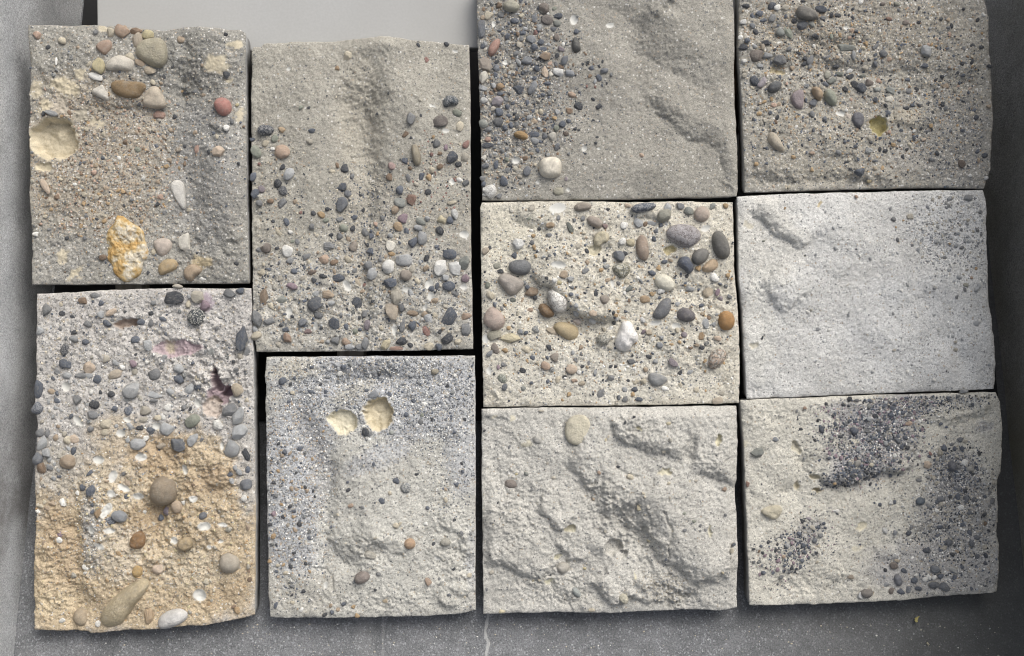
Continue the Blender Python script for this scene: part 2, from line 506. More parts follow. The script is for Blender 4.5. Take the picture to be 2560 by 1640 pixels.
        top_v = np.stack([LX, LY, LZ], -1).reshape(-1, 3)
        idx = np.arange(nx * ny).reshape(ny, nx)
        q = np.stack([idx[1:, :-1], idx[1:, 1:], idx[:-1, 1:], idx[:-1, :-1]], -1).reshape(-1, 4)
        # side ring
        ring = np.r_[idx[0, :], idx[1:, -1], idx[-1, -2::-1], idx[-2:0:-1, 0]]     # clockwise in image
        cen = top_v[:, :2].mean(0)
        rv = top_v[ring]
        nvt = len(top_v); nr = len(ring)
        dirv = rv[:, :2] - cen; dirv /= np.linalg.norm(dirv, axis=1, keepdims=True)
        mid = rv.copy(); mid[:, 2] -= 0.0025; mid[:, :2] -= dirv * -0.0002
        sm = np.convolve(np.r_[rv[-8:, 0], rv[:, 0], rv[:8, 0]], np.ones(17) / 17, 'valid'), np.convolve(np.r_[rv[-8:, 1], rv[:, 1], rv[:8, 1]], np.ones(17) / 17, 'valid')
        low = rv.copy(); low[:, 0] = sm[0]; low[:, 1] = sm[1]; low[:, 2] = 0.0
        low2 = low.copy()
        mids = low.copy(); mids[:, 2] = mid[:, 2] - 0.004; mids[:, :2] = 0.6 * rv[:, :2] + 0.4 * low[:, :2]
        V = np.concatenate([top_v, mid, mids, low])
        a = np.arange(nr); bnx = (a + 1) % nr
        o1, o2, o3 = nvt, nvt + nr, nvt + 2 * nr
        q1 = np.stack([ring[a], ring[bnx], o1 + bnx, o1 + a], -1)
        q2 = np.stack([o1 + a, o1 + bnx, o2 + bnx, o2 + a], -1)
        q3 = np.stack([o2 + a, o2 + bnx, o3 + bnx, o3 + a], -1)
        quads = np.concatenate([q, q1, q2, q3])
        flat = np.concatenate([quads.ravel(), (o3 + a)[::-1][::-1]])
        sizes = np.concatenate([np.full(len(quads), 4), [nr]])
        mi = np.concatenate([np.zeros(len(q) + nr), np.ones(2 * nr), [1]])
        me = mesh_np('slab_body', V, flat, sizes, [M_SAND, M_SIDE], True, mi)
        ex = 3 * nr
        color_attr(me, 'tint', np.concatenate([np.clip(C3.reshape(-1, 3), 0, 1), np.tile(C3.reshape(-1, 3)[ring], (3, 1))]))
        float_attr(me, 'coarse', np.r_[CO.ravel(), np.tile(CO.ravel()[ring], 3)])
        float_attr(me, 'smooth', np.r_[SM.ravel(), np.zeros(ex)])
        s.body = add_obj('slab_body', me, s.root, Matrix.Identity(4))
    # -------- stones
    def pebble(s, cx, cy, w, h, ang, code, style='', lift=None, jitter=True, label=None):
        if isinstance(code, str): c = pal(code)
        else: c = code
        r = s.rng
        mmw, mmh = w * s.mm * 1.1, h * s.mm * 1.1      # full axes in mm (the rim is buried)
        big = max(mmw, mmh)
        cls = 'a' if style == 'a' else ('r' if r.random() < .35 else 'm')
        sub = 3 if big > 15 else 2
        idx = r.randrange(10 if sub == 2 else 8)
        me = proto(cls, sub, idx, STYLE[style])
        th = min(mmw, mmh) * r.uniform(.62, .82)
        z = float(s.hz(cx, cy))
        if lift is None: lift = r.uniform(-.12, .2)
        lx, ly = s.to_local(cx, cy)
        lx -= s.off.x; ly -= s.off.y
        flip = math.pi if r.random() < .5 else 0
        mat = Matrix.Translation((lx, ly, s.thick + (z + lift * th) * .001)) @ Matrix.Rotation(math.radians(ang) + flip, 4, 'Z') \
            @ Matrix.Rotation(r.uniform(-.16, .16), 4, 'X') @ Matrix.Rotation(r.uniform(-.16, .16), 4, 'Y') \
            @ Matrix.Diagonal((mmw * .0005, mmh * .0005, th * .0005, 1))
        o = add_obj('pebble', me, s.root, mat)
        jv = r.uniform(.88, 1.14) if jitter else 1.0
        o.color = (c[0] * jv, c[1] * jv, c[2] * jv, 1)
        if label: o['label'] = label
        s.placed.append((cx, cy, max(w, h) * .5)); s.npeb += 1
        return o
    def pebbles(s, text):
        for tok in text.split():
            f = tok.split(',')
            x, y = float(f[0]), float(f[1])
            if not f[3].replace('.', '').isdigit():
                d = float(f[2]); w, h, a, c, st = d * s.rng.uniform(1.0, 1.3), d * s.rng.uniform(.8, 1), s.rng.uniform(0, 180), f[3], f[4] if len(f) > 4 else ''
            elif len(f) == 5: w, h, a, c, st = float(f[2]), float(f[3]), s.rng.uniform(-12, 12), f[4], ''
            else:
                w, h, a, c = float(f[2]), float(f[3]), float(f[4]), f[5]; st = f[6] if len(f) > 6 else ''
            s.pebble(x, y, w, h, a, c, st)
    def stone(s, pts, height, c, mat=None, power=2.4, lump=.06, seed=0, broken=False, label=None, sink=.08, name='stone', tilt=(0, 0)):
        """stone with its own outline: rings from the middle out, domed, rolled under at the rim"""
        if isinstance(c, str): c = pal(c)
        P = np.array([(x * s.mm, -y * s.mm) for x, y in pts])
        # smooth closed resample (Chaikin)
        for _ in range(2):
            Q = np.roll(P, -1, 0); P = np.stack([.75 * P + .25 * Q, .25 * P + .75 * Q], 1).reshape(-1, 2)
        d = np.r_[0, np.cumsum(np.hypot(*(np.roll(P, -1, 0) - P).T))]
        NA = 150 if broken else 56
        t = np.linspace(0, d[-1], NA, endpoint=False)
        PX_ = np.r_[P[:, 0], P[0, 0]]; PY_ = np.r_[P[:, 1], P[0, 1]]
        B = np.c_[np.interp(t, d, PX_), np.interp(t, d, PY_)]
        if np.sum(B[:, 0] * np.roll(B[:, 1], -1) - np.roll(B[:, 0], -1) * B[:, 1]) < 0: B = B[::-1]
        cen = B.mean(0); B = B - cen
        rings = [.0, .16, .32, .47, .61, .73, .83, .91, .96, .99, 1.0]
        if broken: rings = list(np.linspace(0, .97, 40)) + [.985, 1.0]
        V = [[0, 0, height]]
        sd = s.seed * 50 + seed
        for tr in rings[1:]:
            z = height * (1 - tr ** power) ** (1 / 2.0)
            q = B * tr
            zz = z + lump * height * 2 * fbm(q[:, 0] + 50, q[:, 1] + 20, 9, 4, sd, .6) * (1 - tr ** 8) + tilt[0] * q[:, 0] * (1 - tr) + tilt[1] * q[:, 1] * (1 - tr)
            if broken:
                zz = z * .6 + height * .55 * (terrace(fbm(q[:, 0] + 50, q[:, 1] + 20, 15, 3, sd, .5) + 1, 3) - .8) * (1 - tr ** 12) + height * .12 * fbm(q[:, 0], q[:, 1], 4, 3, sd + 3)
            V += [[a, b_, c_] for (a, b_), c_ in zip(q, zz)]
        V += [[a * .97, b_ * .97, -height * .35] for a, b_ in B]
        V += [[a * .82, b_ * .82, -height * .8] for a, b_ in B]
        V[0][2] = height + lump * height * 2 * float(fbm(np.array([50.]), np.array([20.]), 9, 4, sd, .6)[0])
        V = np.array(V)
        if broken: V[0, 2] = V[1:1 + NA, 2].mean()
        F = []; S = []
        for i in range(NA):
            F += [0, 1 + i, 1 + (i + 1) % NA]; S.append(3)
        nr = len(rings) - 1 + 2
        for r_ in range(nr - 1):
            a0 = 1 + r_ * NA; b0 = a0 + NA
            for i in range(NA):
                j = (i + 1) % NA
                F += [a0 + i, b0 + i, b0 + j, a0 + j]; S.append(4)
        F += [1 + (nr - 1) * NA + i for i in range(NA)][::-1]; S.append(NA)
        half = np.abs(B).max()
        scale = half * .001
        use_mat = mat or M_STONE
        raw = use_mat is M_CHERT
        me = mesh_np(name, V * .001 if raw else V / half, F, S, [use_mat], True)
        cx, cy = cen[0] / s.mm, -cen[1] / s.mm
        z = float(s.hz(cx, cy))
        lx, ly = s.to_local(cx, cy)
        m = Matrix.Translation((lx - s.off.x, ly - s.off.y, s.thick + (z - sink * height) * .001))
        if not raw: m = m @ Matrix.Scale(scale, 4)
        o = add_obj(name, me, s.root, m)
        o.color = (*c, 1)
        if label: o['label'] = label
        s.placed.append((cx, cy, half / s.mm)); s.npeb += 1
        return o
    def inside(s, x, y, marg=0):
        (tx0, ty0), (tx1, ty1) = s.curves[0][0], s.curves[0][-1]
        (bx0, by0), (bx1, by1) = s.curves[2][0], s.curves[2][-1]
        v = (y - min(ty0, ty1)) / (max(by0, by1) - min(ty0, ty1))
        xl = tx0 * (1 - v) + bx0 * v; xr = tx1 * (1 - v) + bx1 * v
        u = (x - xl) / max(1, xr - xl)
        yt = ty0 * (1 - u) + ty1 * u; yb = by0 * (1 - u) + by1 * u
        return xl + marg < x < xr - marg and yt + marg + 6 < y < yb - marg - 6
    def scatter(s, x, y, rx, ry, ang, n, dmin, dmax, palette):
        """more pebbles (photo pixels dmin..dmax across) strewn over an elliptic patch"""
        a = math.radians(ang); r = s.rng; tries = 0; put = 0
        while put < n and tries < n * 12 and s.npeb < 300:
            tries += 1
            rr = math.sqrt(r.random()); th = r.uniform(0, 6.283)
            u, v = rr * math.cos(th) * rx, rr * math.sin(th) * ry
            px = x + u * math.cos(a) - v * math.sin(a); py = y - (u * math.sin(a) + v * math.cos(a))
            d = dmin * (dmax / dmin) ** (r.random() ** 2.2) * s.sc
            if not s.inside(px, py, d * .55) or s.smooth_at(px, py) > .2: continue
            if any((px - q[0]) ** 2 + (py - q[1]) ** 2 < (q[2] * .85 + d * .5) ** 2 for q in s.placed): continue
            asp = r.uniform(.6, .95)
            s.pebble(px, py, d * 1.05, d * asp, r.uniform(0, 180), r.choice(palette), r.choice(['', '', '', 'a', 'a', 's']) if d / s.sc < 20 else '')
            put += 1
    def gravel(s, x, y, rx, ry, ang, n, dmin, dmax, palette, soft=.35):
        """fine grains, collected into one part"""
        R = s.nrng; a = math.radians(ang)
        rr = np.sqrt(R.uniform(0, 1, n)) * (1 + soft * R.normal(size=n) * .5); th = R.uniform(0, 6.283, n)
        u, v = rr * np.cos(th) * rx, rr * np.sin(th) * ry
        px = x + u * math.cos(a) - v * math.sin(a); py = y - (u * math.sin(a) + v * math.cos(a))
        d = dmin * (dmax / dmin) ** (R.uniform(0, 1, n) ** 2) * .5           # mm
        cl = np.array([pal(R.choice(palette)) for _ in range(n)]) * R.uniform(.8, 1.2, (n, 1))
        keep = np.array([s.inside(q, w, 4) for q, w in zip(px, py)])
        keep &= s.smooth_at(px, py) < .2
        s.grav.append((px[keep], py[keep], d[keep], cl[keep]))
    def finish(s):
        if not s.grav: return
        px, py, d, cl = (np.concatenate([g[i] for g in s.grav]) for i in range(4))
        n = len(px)
        z = s.hz(px, py)
        v, f = ico(0)
        R = s.nrng
        sc3 = np.stack([R.uniform(.8, 1.25, n), R.uniform(.6, 1., n), R.uniform(.5, .85, n)], -1) * d[:, None] * .5
        ang = R.uniform(0, 6.283, n)
        vv = v[None] * R.uniform(.78, 1.18, (n, 12, 1)) * sc3[:, None]
        ca, sa = np.cos(ang)[:, None], np.sin(ang)[:, None]
        tilt = R.uniform(-.5, .5, n)[:, None]
        x0, y0, z0 = vv[..., 0], vv[..., 1], vv[..., 2]
        y1, z1 = y0 * np.cos(tilt) - z0 * np.sin(tilt), y0 * np.sin(tilt) + z0 * np.cos(tilt)
        X = x0 * ca - y1 * sa; Y = x0 * sa + y1 * ca
        lx = ((s.ox + px / s.sc) - 1280) * PX - s.off.x; ly = (820 - (s.oy + py / s.sc)) * PX - s.off.y
        V = np.stack([X * .001 + lx[:, None], Y * .001 + ly[:, None], z1 * .001 + (s.thick + (z - .06 * d) * .001)[:, None]], -1).reshape(-1, 3)
        F = (f[None] + (np.arange(n) * 12)[:, None, None]).reshape(-1, 3)
        me = mesh_np('gravel', V, F.ravel(), np.full(len(F), 3), [M_GRAVEL], False)
        color_attr(me, 'tint', np.repeat(cl, 12, 0))
        add_obj('gravel', me, s.root, Matrix.Identity(4), kind='stuff')


# ------------------------------------------------------------------ setting
CAM_W = cam.matrix_world.translation.copy()
def floor_pt(px, py, z=0.0):
    d = (T.to_3x3() @ Vector(((px - 1280) * PX, (820 - py) * PX, -DIST)))
    t = (z - CAM_W.z) / d.z
    return CAM_W + d * t

def grid_mesh(name, o, u, v, nu, nv, disp, mat, seed, size=0.12):
    """flat sheet from corner o along u and v, roughened along its normal"""
    o, u, v = Vector(o), Vector(u), Vector(v); nrm = u.cross(v).normalized()
    a = np.linspace(0, 1, nu)[None, :]; b = np.linspace(0, 1, nv)[:, None]
    A = np.broadcast_to(a, (nv, nu)); B = np.broadcast_to(b, (nv, nu))
    h = disp * (fbm(A * u.length, B * v.length, size, 4, seed))
    P = np.stack([o[i] + u[i] * A + v[i] * B + nrm[i] * h for i in range(3)], -1).reshape(-1, 3)
    idx = np.arange(nu * nv).reshape(nv, nu)
    q = np.stack([idx[:-1, :-1], idx[:-1, 1:], idx[1:, 1:], idx[1:, :-1]], -1).reshape(-1, 4)
    return P, q

def floor_stain_shade(k, co, c):
    sx = k.n('ShaderNodeSeparateXYZ'); k.l(co, sx.inputs[0])
    def line(x0, wid, wob, wscale, y1, strength, c):
        nz = k.noise(co, wscale, 3, .6)
        xx = k.math('ADD', sx.outputs[0], k.math('MULTIPLY', k.math('SUBTRACT', nz, .5), wob))
        d = k.math('ABSOLUTE', k.math('SUBTRACT', xx, x0))
        m = k.ramp(k.math('DIVIDE', d, wid), [(0.45, 1.0), (1.0, 0.0)])
        br = k.ramp(k.noise(co, 60, 3, .7), [(.30, .55), (.55, 1)])
        m = k.mix(1.0, m, br, 'MULTIPLY')
        return k.mix(k.math('MULTIPLY', m, strength), c, (0.44, 0.44, 0.43))
    p = floor_pt(1222, 1590); q = floor_pt(915, 1590); q2 = floor_pt(958, 1590)
    damp_shade = k.ramp(k.math('ADD', sx.outputs[0], k.math('MULTIPLY', k.math('SUBTRACT', k.noise(co, 4, 5, .6), .5), .5)), [(.22, 0.0), (.62, 1.0)])  # floor darkens towards the right wall: its shade painted in, with damp
    c = k.mix(k.math('MULTIPLY', damp_shade, .75), c, (0.085, 0.085, 0.078))
    c = line(p.x, .0030, .034, 18, 0, .95, c)
    c = line(q.x, .016, .040, 14, 0, .16, c)
    c = line(q2.x, .002, .014, 24, 0, .25, c)
    return c

def wall_stain(k, co, c):
    sx = k.n('ShaderNodeSeparateXYZ'); k.l(co, sx.inputs[0])
    m = k.ramp(k.math('ADD', k.math('MULTIPLY', sx.outputs[1], -1.6), .1), [(0.15, 0.0), (0.5, 1.0)])
    sm = k.ramp(k.noise(co, 7.5, 5, .6), [(.44, 0.0), (.60, 1.0)])
    mm = k.mix(1.0, m, sm, 'MULTIPLY')
    return k.mix(k.math('MULTIPLY', mm, .75), c, (0.12, 0.11, 0.10))

def moss_stain(k, co, c):
    sm = k.ramp(k.noise(co, 4, 5, .6), [(.38, 0.0), (.62, 1.0)])
    return k.mix(k.math('MULTIPLY', sm, .75), c, (0.26, 0.24, 0.17))

M_FLOOR = concrete('floor_concrete', (0.205, 0.21, 0.218), (0.125, 0.13, 0.135), (0.30, 0.305, 0.315), 0.75, floor_stain_shade)
M_WALL_L = concrete('pale_concrete', (0.50, 0.507, 0.512), (0.36, 0.367, 0.372), (0.60, 0.607, 0.612), 0.8, wall_stain)
M_WALL_R = concrete('damp_concrete', (0.46, 0.445, 0.415), (0.34, 0.33, 0.305), (0.54, 0.53, 0.50), 0.9, moss_stain)

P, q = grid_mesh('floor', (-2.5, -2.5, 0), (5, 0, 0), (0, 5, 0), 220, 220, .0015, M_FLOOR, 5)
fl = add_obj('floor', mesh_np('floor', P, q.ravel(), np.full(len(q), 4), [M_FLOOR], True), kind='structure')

def wall(name, x_face, thick, y0, y1, h, mat, label, seed, sgn):
    """concrete wall: rough face towards the slabs, rounded top edge"""
    ny, nz = 200, 60
    ys = np.linspace(y0, y1, ny); prof = [(0, -.02)] + [(0, z) for z in np.linspace(0, h - .02, nz)] + \
        [(.02 - .02 * math.cos(a), h - .02 + .02 * math.sin(a)) for a in np.linspace(.2, math.pi / 2, 7)] + [(thick, h), (thick, -.02)]
    prof = np.array(prof)
    Yg = np.repeat(ys[:, None], len(prof), 1); Xg = np.repeat(prof[None, :, 0], ny, 0); Zg = np.repeat(prof[None, :, 1], ny, 0)
    dsp = .004 * fbm(Yg, Zg, .16, 5, seed) * (Xg < .03)
    V = np.stack([x_face + sgn * (Xg + dsp), Yg, Zg], -1).reshape(-1, 3)
    npf = len(prof); idx = np.arange(ny * npf).reshape(ny, npf)
    q = np.stack([idx[:-1, :-1], idx[:-1, 1:], idx[1:, 1:], idx[1:, :-1]], -1).reshape(-1, 4)
    if sgn < 0: q = q[:, ::-1]
    fl_ = np.concatenate([q.ravel(), idx[0], idx[-1][::-1]]); sz = np.r_[np.full(len(q), 4), npf, npf]
    me = mesh_np(name, V, fl_, sz, [mat], True)
    o = add_obj(name, me)
    o['label'] = label; o['category'] = 'wall'
    return o
wall('concrete_wall', -0.631, .14, -1.1, 1.2, .52, M_WALL_L, 'pale grey speckled concrete wall with dark smudges, beside the ochre sand slab', 11, -1)
wall('concrete_wall', 0.660, .14, -1.1, 1.2, .42, M_WALL_R, 'dark moist concrete wall with a brownish film, beside the smooth pale slab', 12, 1)

# ---- rack under the slabs
def wood_mat(name, a, b_):
    m, nt, b = new_mat(name); k = NT(nt); co = k.coord()
    mp = k.n('ShaderNodeMapping'); k.l(co, mp.inputs['Vector']); mp.inputs['Scale'].default_value = (60, 3, 60)
    c = k.mix(k.ramp(k.noise(mp.outputs[0], 2.0, 5, .6), [(.35, 0.), (.65, 1.)]), a, b_)
    k.l(c, b.inputs['Base Color']); b.inputs['Roughness'].default_value = .75
    return m
M_WOOD = wood_mat('grey_wood', (.40, .36, .30), (.27, .24, .20))
M_WOODD = wood_mat('brown_wood', (.13, .075, .045), (.09, .055, .035))
M_BOARD, _nt, _b = new_mat('off_white_board'); _k = NT(_nt)
_c = _k.mix(_k.ramp(_k.noise(_k.coord(), 350, 3), [(.3, 0.), (.7, 1.)]), (.385, .385, .375), (.415, .415, .405))
_c = _k.mix(_k.ramp(_k.noise(_k.coord(), 6, 4), [(.4, 0.), (.7, .5)]), _c, (.345, .34, .325))
_k.l(_c, _b.inputs['Base Color']); _b.inputs['Roughness'].default_value = .6

def beveled_box(name, x0, x1, y0, y1, z0, z1, mat, bev=.0012):
    xs = [x0, x0 + bev, x1 - bev, x1]; 
    import bmesh
    bm = bmesh.new(); bmesh.ops.create_cube(bm, size=1.0)
    for v in bm.verts:
        v.co = Vector((x0 if v.co.x < 0 else x1, y0 if v.co.y < 0 else y1, z0 if v.co.z < 0 else z1))
    bmesh.ops.bevel(bm, geom=bm.edges[:], offset=bev, segments=2, affect='EDGES')
    me = bpy.data.meshes.new(name); bm.to_mesh(me); bm.free(); me.materials.append(mat)
    return me

def floor_z(y):            # slab-frame depth of the floor at slab-frame y
    return -(0.029 + (y + .38) * math.tan(THETA))
RAILS = [(303, 'slabs with the ochre sand and the ochre chert'), (868, 'tall pebble-strewn slab'),
         (1512, 'slab of large mixed pebbles'), (2117, 'smooth pale slab')]
for px, what in RAILS:
    x = (px - 1280) * PX; yl, yh = -0.20, 0.335
    org = Vector((x, yl, -.060))
    r = add_obj('support_rail', None, world=T @ Matrix.Translation(org))
    r['label'] = 'grey wooden rail running under the ' + what; r['category'] = 'rail'; r['group'] = 'wooden rails under the slabs'
    add_obj('beam', beveled_box('beam', -.017, .017, 0, yh - yl, .002, .0335, M_WOOD), r, Matrix.Identity(4))
    for yy in (0.01, yh - yl - .05):
        # upright leg from the rail down to the floor (true vertical)
        pw = T @ Vector((x, yl + yy + .015, -.056))
        loc = (T @ Matrix.Translation(org)).inverted() @ Matrix.Translation((pw.x, pw.y, 0))
        add_obj('leg', beveled_box('leg', -.015, .015, -.015, .015, -.0005, pw.z, M_WOOD), r, loc)

# black rubber sheet spread on the floor below the rack
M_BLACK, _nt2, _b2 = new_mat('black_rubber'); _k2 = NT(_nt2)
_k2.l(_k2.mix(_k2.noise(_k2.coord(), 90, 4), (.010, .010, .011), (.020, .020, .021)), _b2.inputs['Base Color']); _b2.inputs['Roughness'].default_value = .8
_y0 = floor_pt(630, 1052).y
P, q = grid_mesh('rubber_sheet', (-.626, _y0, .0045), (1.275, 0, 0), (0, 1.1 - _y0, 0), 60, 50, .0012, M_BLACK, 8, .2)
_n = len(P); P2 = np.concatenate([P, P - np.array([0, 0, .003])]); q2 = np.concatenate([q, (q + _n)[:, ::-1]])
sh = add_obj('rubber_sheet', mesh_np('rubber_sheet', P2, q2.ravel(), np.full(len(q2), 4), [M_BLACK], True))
sh['label'] = 'black rubber sheet on the floor in the dark under the slabs'; sh['category'] = 'sheet'

# off-white board carrying the heads of the upper slabs
bx0, bx1 = (240 - 1280) * PX * 1.02, (1848 - 1280) * PX * 1.02
by0, by1 = (820 - 122) * PX * 1.022, .62
bd = add_obj('white_board', None, world=T @ Matrix.Translation(((bx0 + bx1) / 2, (by0 + by1) / 2, -.050)) @ Matrix.Rotation(math.radians(.7), 4, 'Z'))
bd['label'] = 'flat off-white board sticking out above the two grey-edged upper slabs'; bd['category'] = 'board'
hw, hh = (bx1 - bx0) / 2, (by1 - by0) / 2
add_obj('panel', beveled_box('panel', -hw, hw, -hh, hh, 0, .0205, M_BOARD), bd, Matrix.Identity(4))
for ux in (-hw + .12, hw - .12):
    for uy in (-hh + .10, hh - .03):
        bw = bd.matrix_world if False else (T @ Matrix.Translation(((bx0 + bx1) / 2, (by0 + by1) / 2, -.050)) @ Matrix.Rotation(math.radians(.7), 4, 'Z'))
        pw = bw @ Vector((ux, uy, .003))
        add_obj('leg', beveled_box('leg', -.02, .02, -.02, .02, -.0005, pw.z, M_WOODD), bd, bw.inverted() @ Matrix.Translation((pw.x, pw.y, 0)))
# brown block in the gap right of the wind-rippled sand slab
bp = T @ Vector(((1838 - 1280) * PX * 1.03, (820 - 168) * PX * 1.03, -.058))
blk = add_obj('wooden_block', beveled_box('wooden_block', -.03, .03, -.035, .035, -.0005, bp.z, M_WOODD), world=Matrix.Translation((bp.x, bp.y, 0)))
blk['label'] = 'dark brown wooden block standing in the gap beside the rippled sand slab'; blk['category'] = 'block'

# ------------------------------------------------------------------ slabs
CLAY = (.54, .48, .36)
PALE = (.61, .565, .44)

# --- slab with the big chert, upper left
A = Slab(1, 0, 0, 2.0818,
    [(145, 128), (250, 130), (500, 132), (640, 135), (760, 150), (850, 160), (900, 152), (960, 140), (1040, 135), (1130, 145), (1180, 156), (1250, 155), (1276, 172)],
    [(1276, 172), (1279, 500), (1281, 800), (1286, 1150), (1294, 1474)],
    [(163, 1482), (500, 1480), (900, 1477), (1294, 1474)],
    [(145, 128), (150, 260), (157, 400), (164, 430), (150, 470), (155, 560), (145, 700), (150, 740), (155, 900), (150, 1000), (165, 1200), (163, 1482)],
    (.305, .295, .265), 'grey gritty slab with a jagged ochre chert and a cluster of cream and brown stones',
    [('t', 480, 800, 420, 420, 0, (.36, .32, .26), .8, .55), ('t', 1050, 900, 200, 420, 0, (.27, .265, .25), .9, .3),
     ('t', 1000, 330, 260, 200, 0, (.23, .225, .205), .8, .3), ('t', 300, 1350, 200, 150, 0, (.32, .31, .285), .7, .3),
     ('b', 930, 470, 110, 140, 0, -11), ('b', 1140, 300, 150, 190, 0, 8), ('b', 1170, 1000, 120, 330, 0, 12), ('b', 975, 900, 85, 180, 12, -8), ('b', 1000, 1120, 60, 110, -20, -5),
     ('b', 700, 330, 230, 170, 0, 7), ('b', 560, 900, 300, 200, 0, 3), ('b', 960, 230, 40, 60, 30, -5),
     ('l', [(480, 560), (600, 565), (700, 560), (860, 572), (960, 560)], 5, 8, 40),
     ('l', [(1080, 640), (1130, 690), (1200, 700)], 5, 4, 12), ('l', [(1180, 1260), (1240, 1265), (1300, 1240)], 4, 4, 12),
     ('l', [(430, 1400), (560, 1340), (620, 1100)], 3, 5, 20),
     ('r', 300, 500, 200, 200, 0, 2.4), ('r', 950, 400, 200, 200, 0, 2.2), ('r', 1100, 1300, 250, 160, 0, 1.8), ('r', 300, 1100, 160, 300, 0, 1.4),
     ('h', 275, 725, 128, 112, 12, 15, CLAY), ('b', 300, 700, 30, 20, 0, 4),
     ('c', [(190, 680), (260, 700), (330, 690), (390, 660)], 1.6, 1.0), ('c', [(210, 640), (290, 640), (370, 650)], 1.6, 1.0),
     ('t', 330, 455, 75, 42, -20, CLAY, .95, 0), ('t', 235, 550, 34, 34, 0, CLAY, .9, 0), ('h', 220, 870, 48, 26, 0, 3, CLAY),
     ('t', 1130, 330, 66, 46, 15, CLAY, .95, 0), ('t', 1225, 235, 34, 22, 20, CLAY, .95, 0), ('t', 1255, 610, 28, 40, 0, CLAY, .9, 0),
     ('t', 420, 385, 34, 34, 0, CLAY, .8, 0), ('t', 500, 640, 42, 16, 5, CLAY, .8, 0), ('t', 320, 1335, 34, 30, 0, CLAY, .8, 0),
     ('t', 388, 1425, 52, 20, 35, CLAY, .9, 0), ('t', 1205, 432, 30, 16, 0, CLAY, .9, 0), ('t', 540, 150, 34, 18, 0, CLAY, .8, 0),
     ('t', 185, 470, 38, 34, 0, CLAY, .8, 0), ('t', 1050, 1360, 50, 34, 0, (.47, .38, .23), .7, 0), ('t', 430, 600, 60, 26, 20, (.46, .42, .34), .8, 0), ('t', 305, 550, 42, 40, 0, (.46, .41, .34), .8, 0)],
    coarse=.34, rough=.95)
A.stone([(712, 265), (730, 230), (770, 208), (820, 200), (862, 212), (878, 260), (878, 310), (862, 345), (835, 362), (790, 352), (745, 325), (718, 300)], 13, (.36, .33, .25), power=3, seed=1)
A.stone([(558, 365), (575, 325), (610, 300), (650, 295), (690, 312), (715, 328), (708, 360), (690, 380), (640, 376), (590, 375)], 9, (.58, .54, .47), M_CLEAN, seed=2)
A.stone([(585, 450), (600, 428), (640, 424), (680, 432), (730, 430), (765, 440), (772, 465), (750, 490), (735, 515), (690, 522), (640, 512), (600, 490)], 9, (.25, .18, .105), power=3, seed=3)
A.stone([(765, 480), (800, 448), (830, 455), (850, 490), (870, 540), (865, 565), (820, 570), (770, 562), (745, 545)], 9, (.47, .41, .33), power=3.4, seed=4)
A.stone([(482, 475), (520, 455), (545, 442), (560, 470), (580, 500), (580, 530), (550, 525), (500, 500)], 8, (.60, .57, .51), M_CLEAN, power=3, seed=5)
A.stone([(503, 245), (530, 220), (570, 208), (592, 225), (590, 260), (560, 292), (545, 290), (515, 265)], 6, (.37, .275, .215), power=4, seed=6)
A.stone([(882, 975), (890, 945), (920, 932), (950, 945), (962, 980), (962, 1030), (965, 1075), (955, 1095), (930, 1070), (905, 1030)], 5, (.58, .56, .52), M_CLEAN, power=4, seed=7, sink=-.2)
A.stone([(792, 1255), (830, 1238), (870, 1236), (897, 1262), (890, 1300), (850, 1335), (825, 1330), (805, 1295)], 9, (.53, .46, .40), seed=8)
A.stone([(820, 1385), (850, 1350), (895, 1342), (928, 1360), (925, 1395), (890, 1415), (840, 1438), (822, 1420)], 9, (.43, .33, .20), power=3, seed=9)
A.stone([(952, 1415), (975, 1380), (1010, 1370), (1052, 1395), (1050, 1420), (1015, 1440), (1000, 1470), (965, 1455)], 9, (.37, .29, .21), power=3, seed=10)
A.stone([(1115, 550), (1130, 518), (1165, 508), (1200, 525), (1213, 560), (1205, 595), (1175, 612), (1140, 598)], 12, (.42, .215, .185), power=2.2, lump=.03, seed=11, label='rounded pink stone')
A.stone([(610, 1110), (640, 1120), (680, 1155), (750, 1195), (752, 1240), (770, 1290), (775, 1340), (745, 1365), (735, 1430), (700, 1450), (655, 1475), (620, 1450), (590, 1420), (590, 1385), (555, 1350), (560, 1290), (548, 1240), (565, 1190), (600, 1160)], 10, 'o', M_CHERT, power=8, broken=True, seed=12, name='chert_stone', label='jagged ochre and cream chert')
A.pebbles("525,350,60,80,10,y 507,405,74,34,-22,w,q 582,173,46,44,20,c 640,170,74,56,-30,nte 712,165,64,34,10,n 690,302,52,36,-20,c 790,373,58,40,0,ct 742,338,60,30,-30,t 722,215,50,72,0,st 775,185,60,45,0,y 1187,672,30,30,0,w 1147,795,60,54,20,ce 960,1262,56,95,0,cw,a "
    "185,1220,34,24,0,w 238,970,88,30,-60,ce 1185,395,42,36,-40,k,a 827,600,60,46,0,re 940,205,40,36,0,t 720,780,32,26,0,v 1025,775,28,56,0,re 865,865,24,o 350,1240,20,k 505,1140,18,k 1055,1450,34,20,0,w 1230,1372,26,22,0,k 905,605,26,k 620,822,22,w 295,320,14,40,0,w 325,212,34,40,30,c 195,185,40,40,0,e 300,1028,30,n 272,592,64,28,-15,gl 800,432,24,36,40,c 855,400,22,k 470,335,30,c 500,172,28,g 1012,470,22,g 1210,635,24,g 1237,548,20,y 720,1010,20,t 880,835,24,t 1015,690,20,t 640,590,20,l 655,150,24,t 250,245,22,k 565,1060,16,o 445,1240,20,g 1180,185,20,k 1250,855,18,k 1060,345,18,t 540,1340,34,n 590,1330,20,o 800,1310,26,c 770,1420,20,k 920,1380,20,t")
A.scatter(560, 850, 420, 360, 0, 70, 9, 15, ['t', 'o', 'n', 'c', 's', 'g', 't', 'e'])
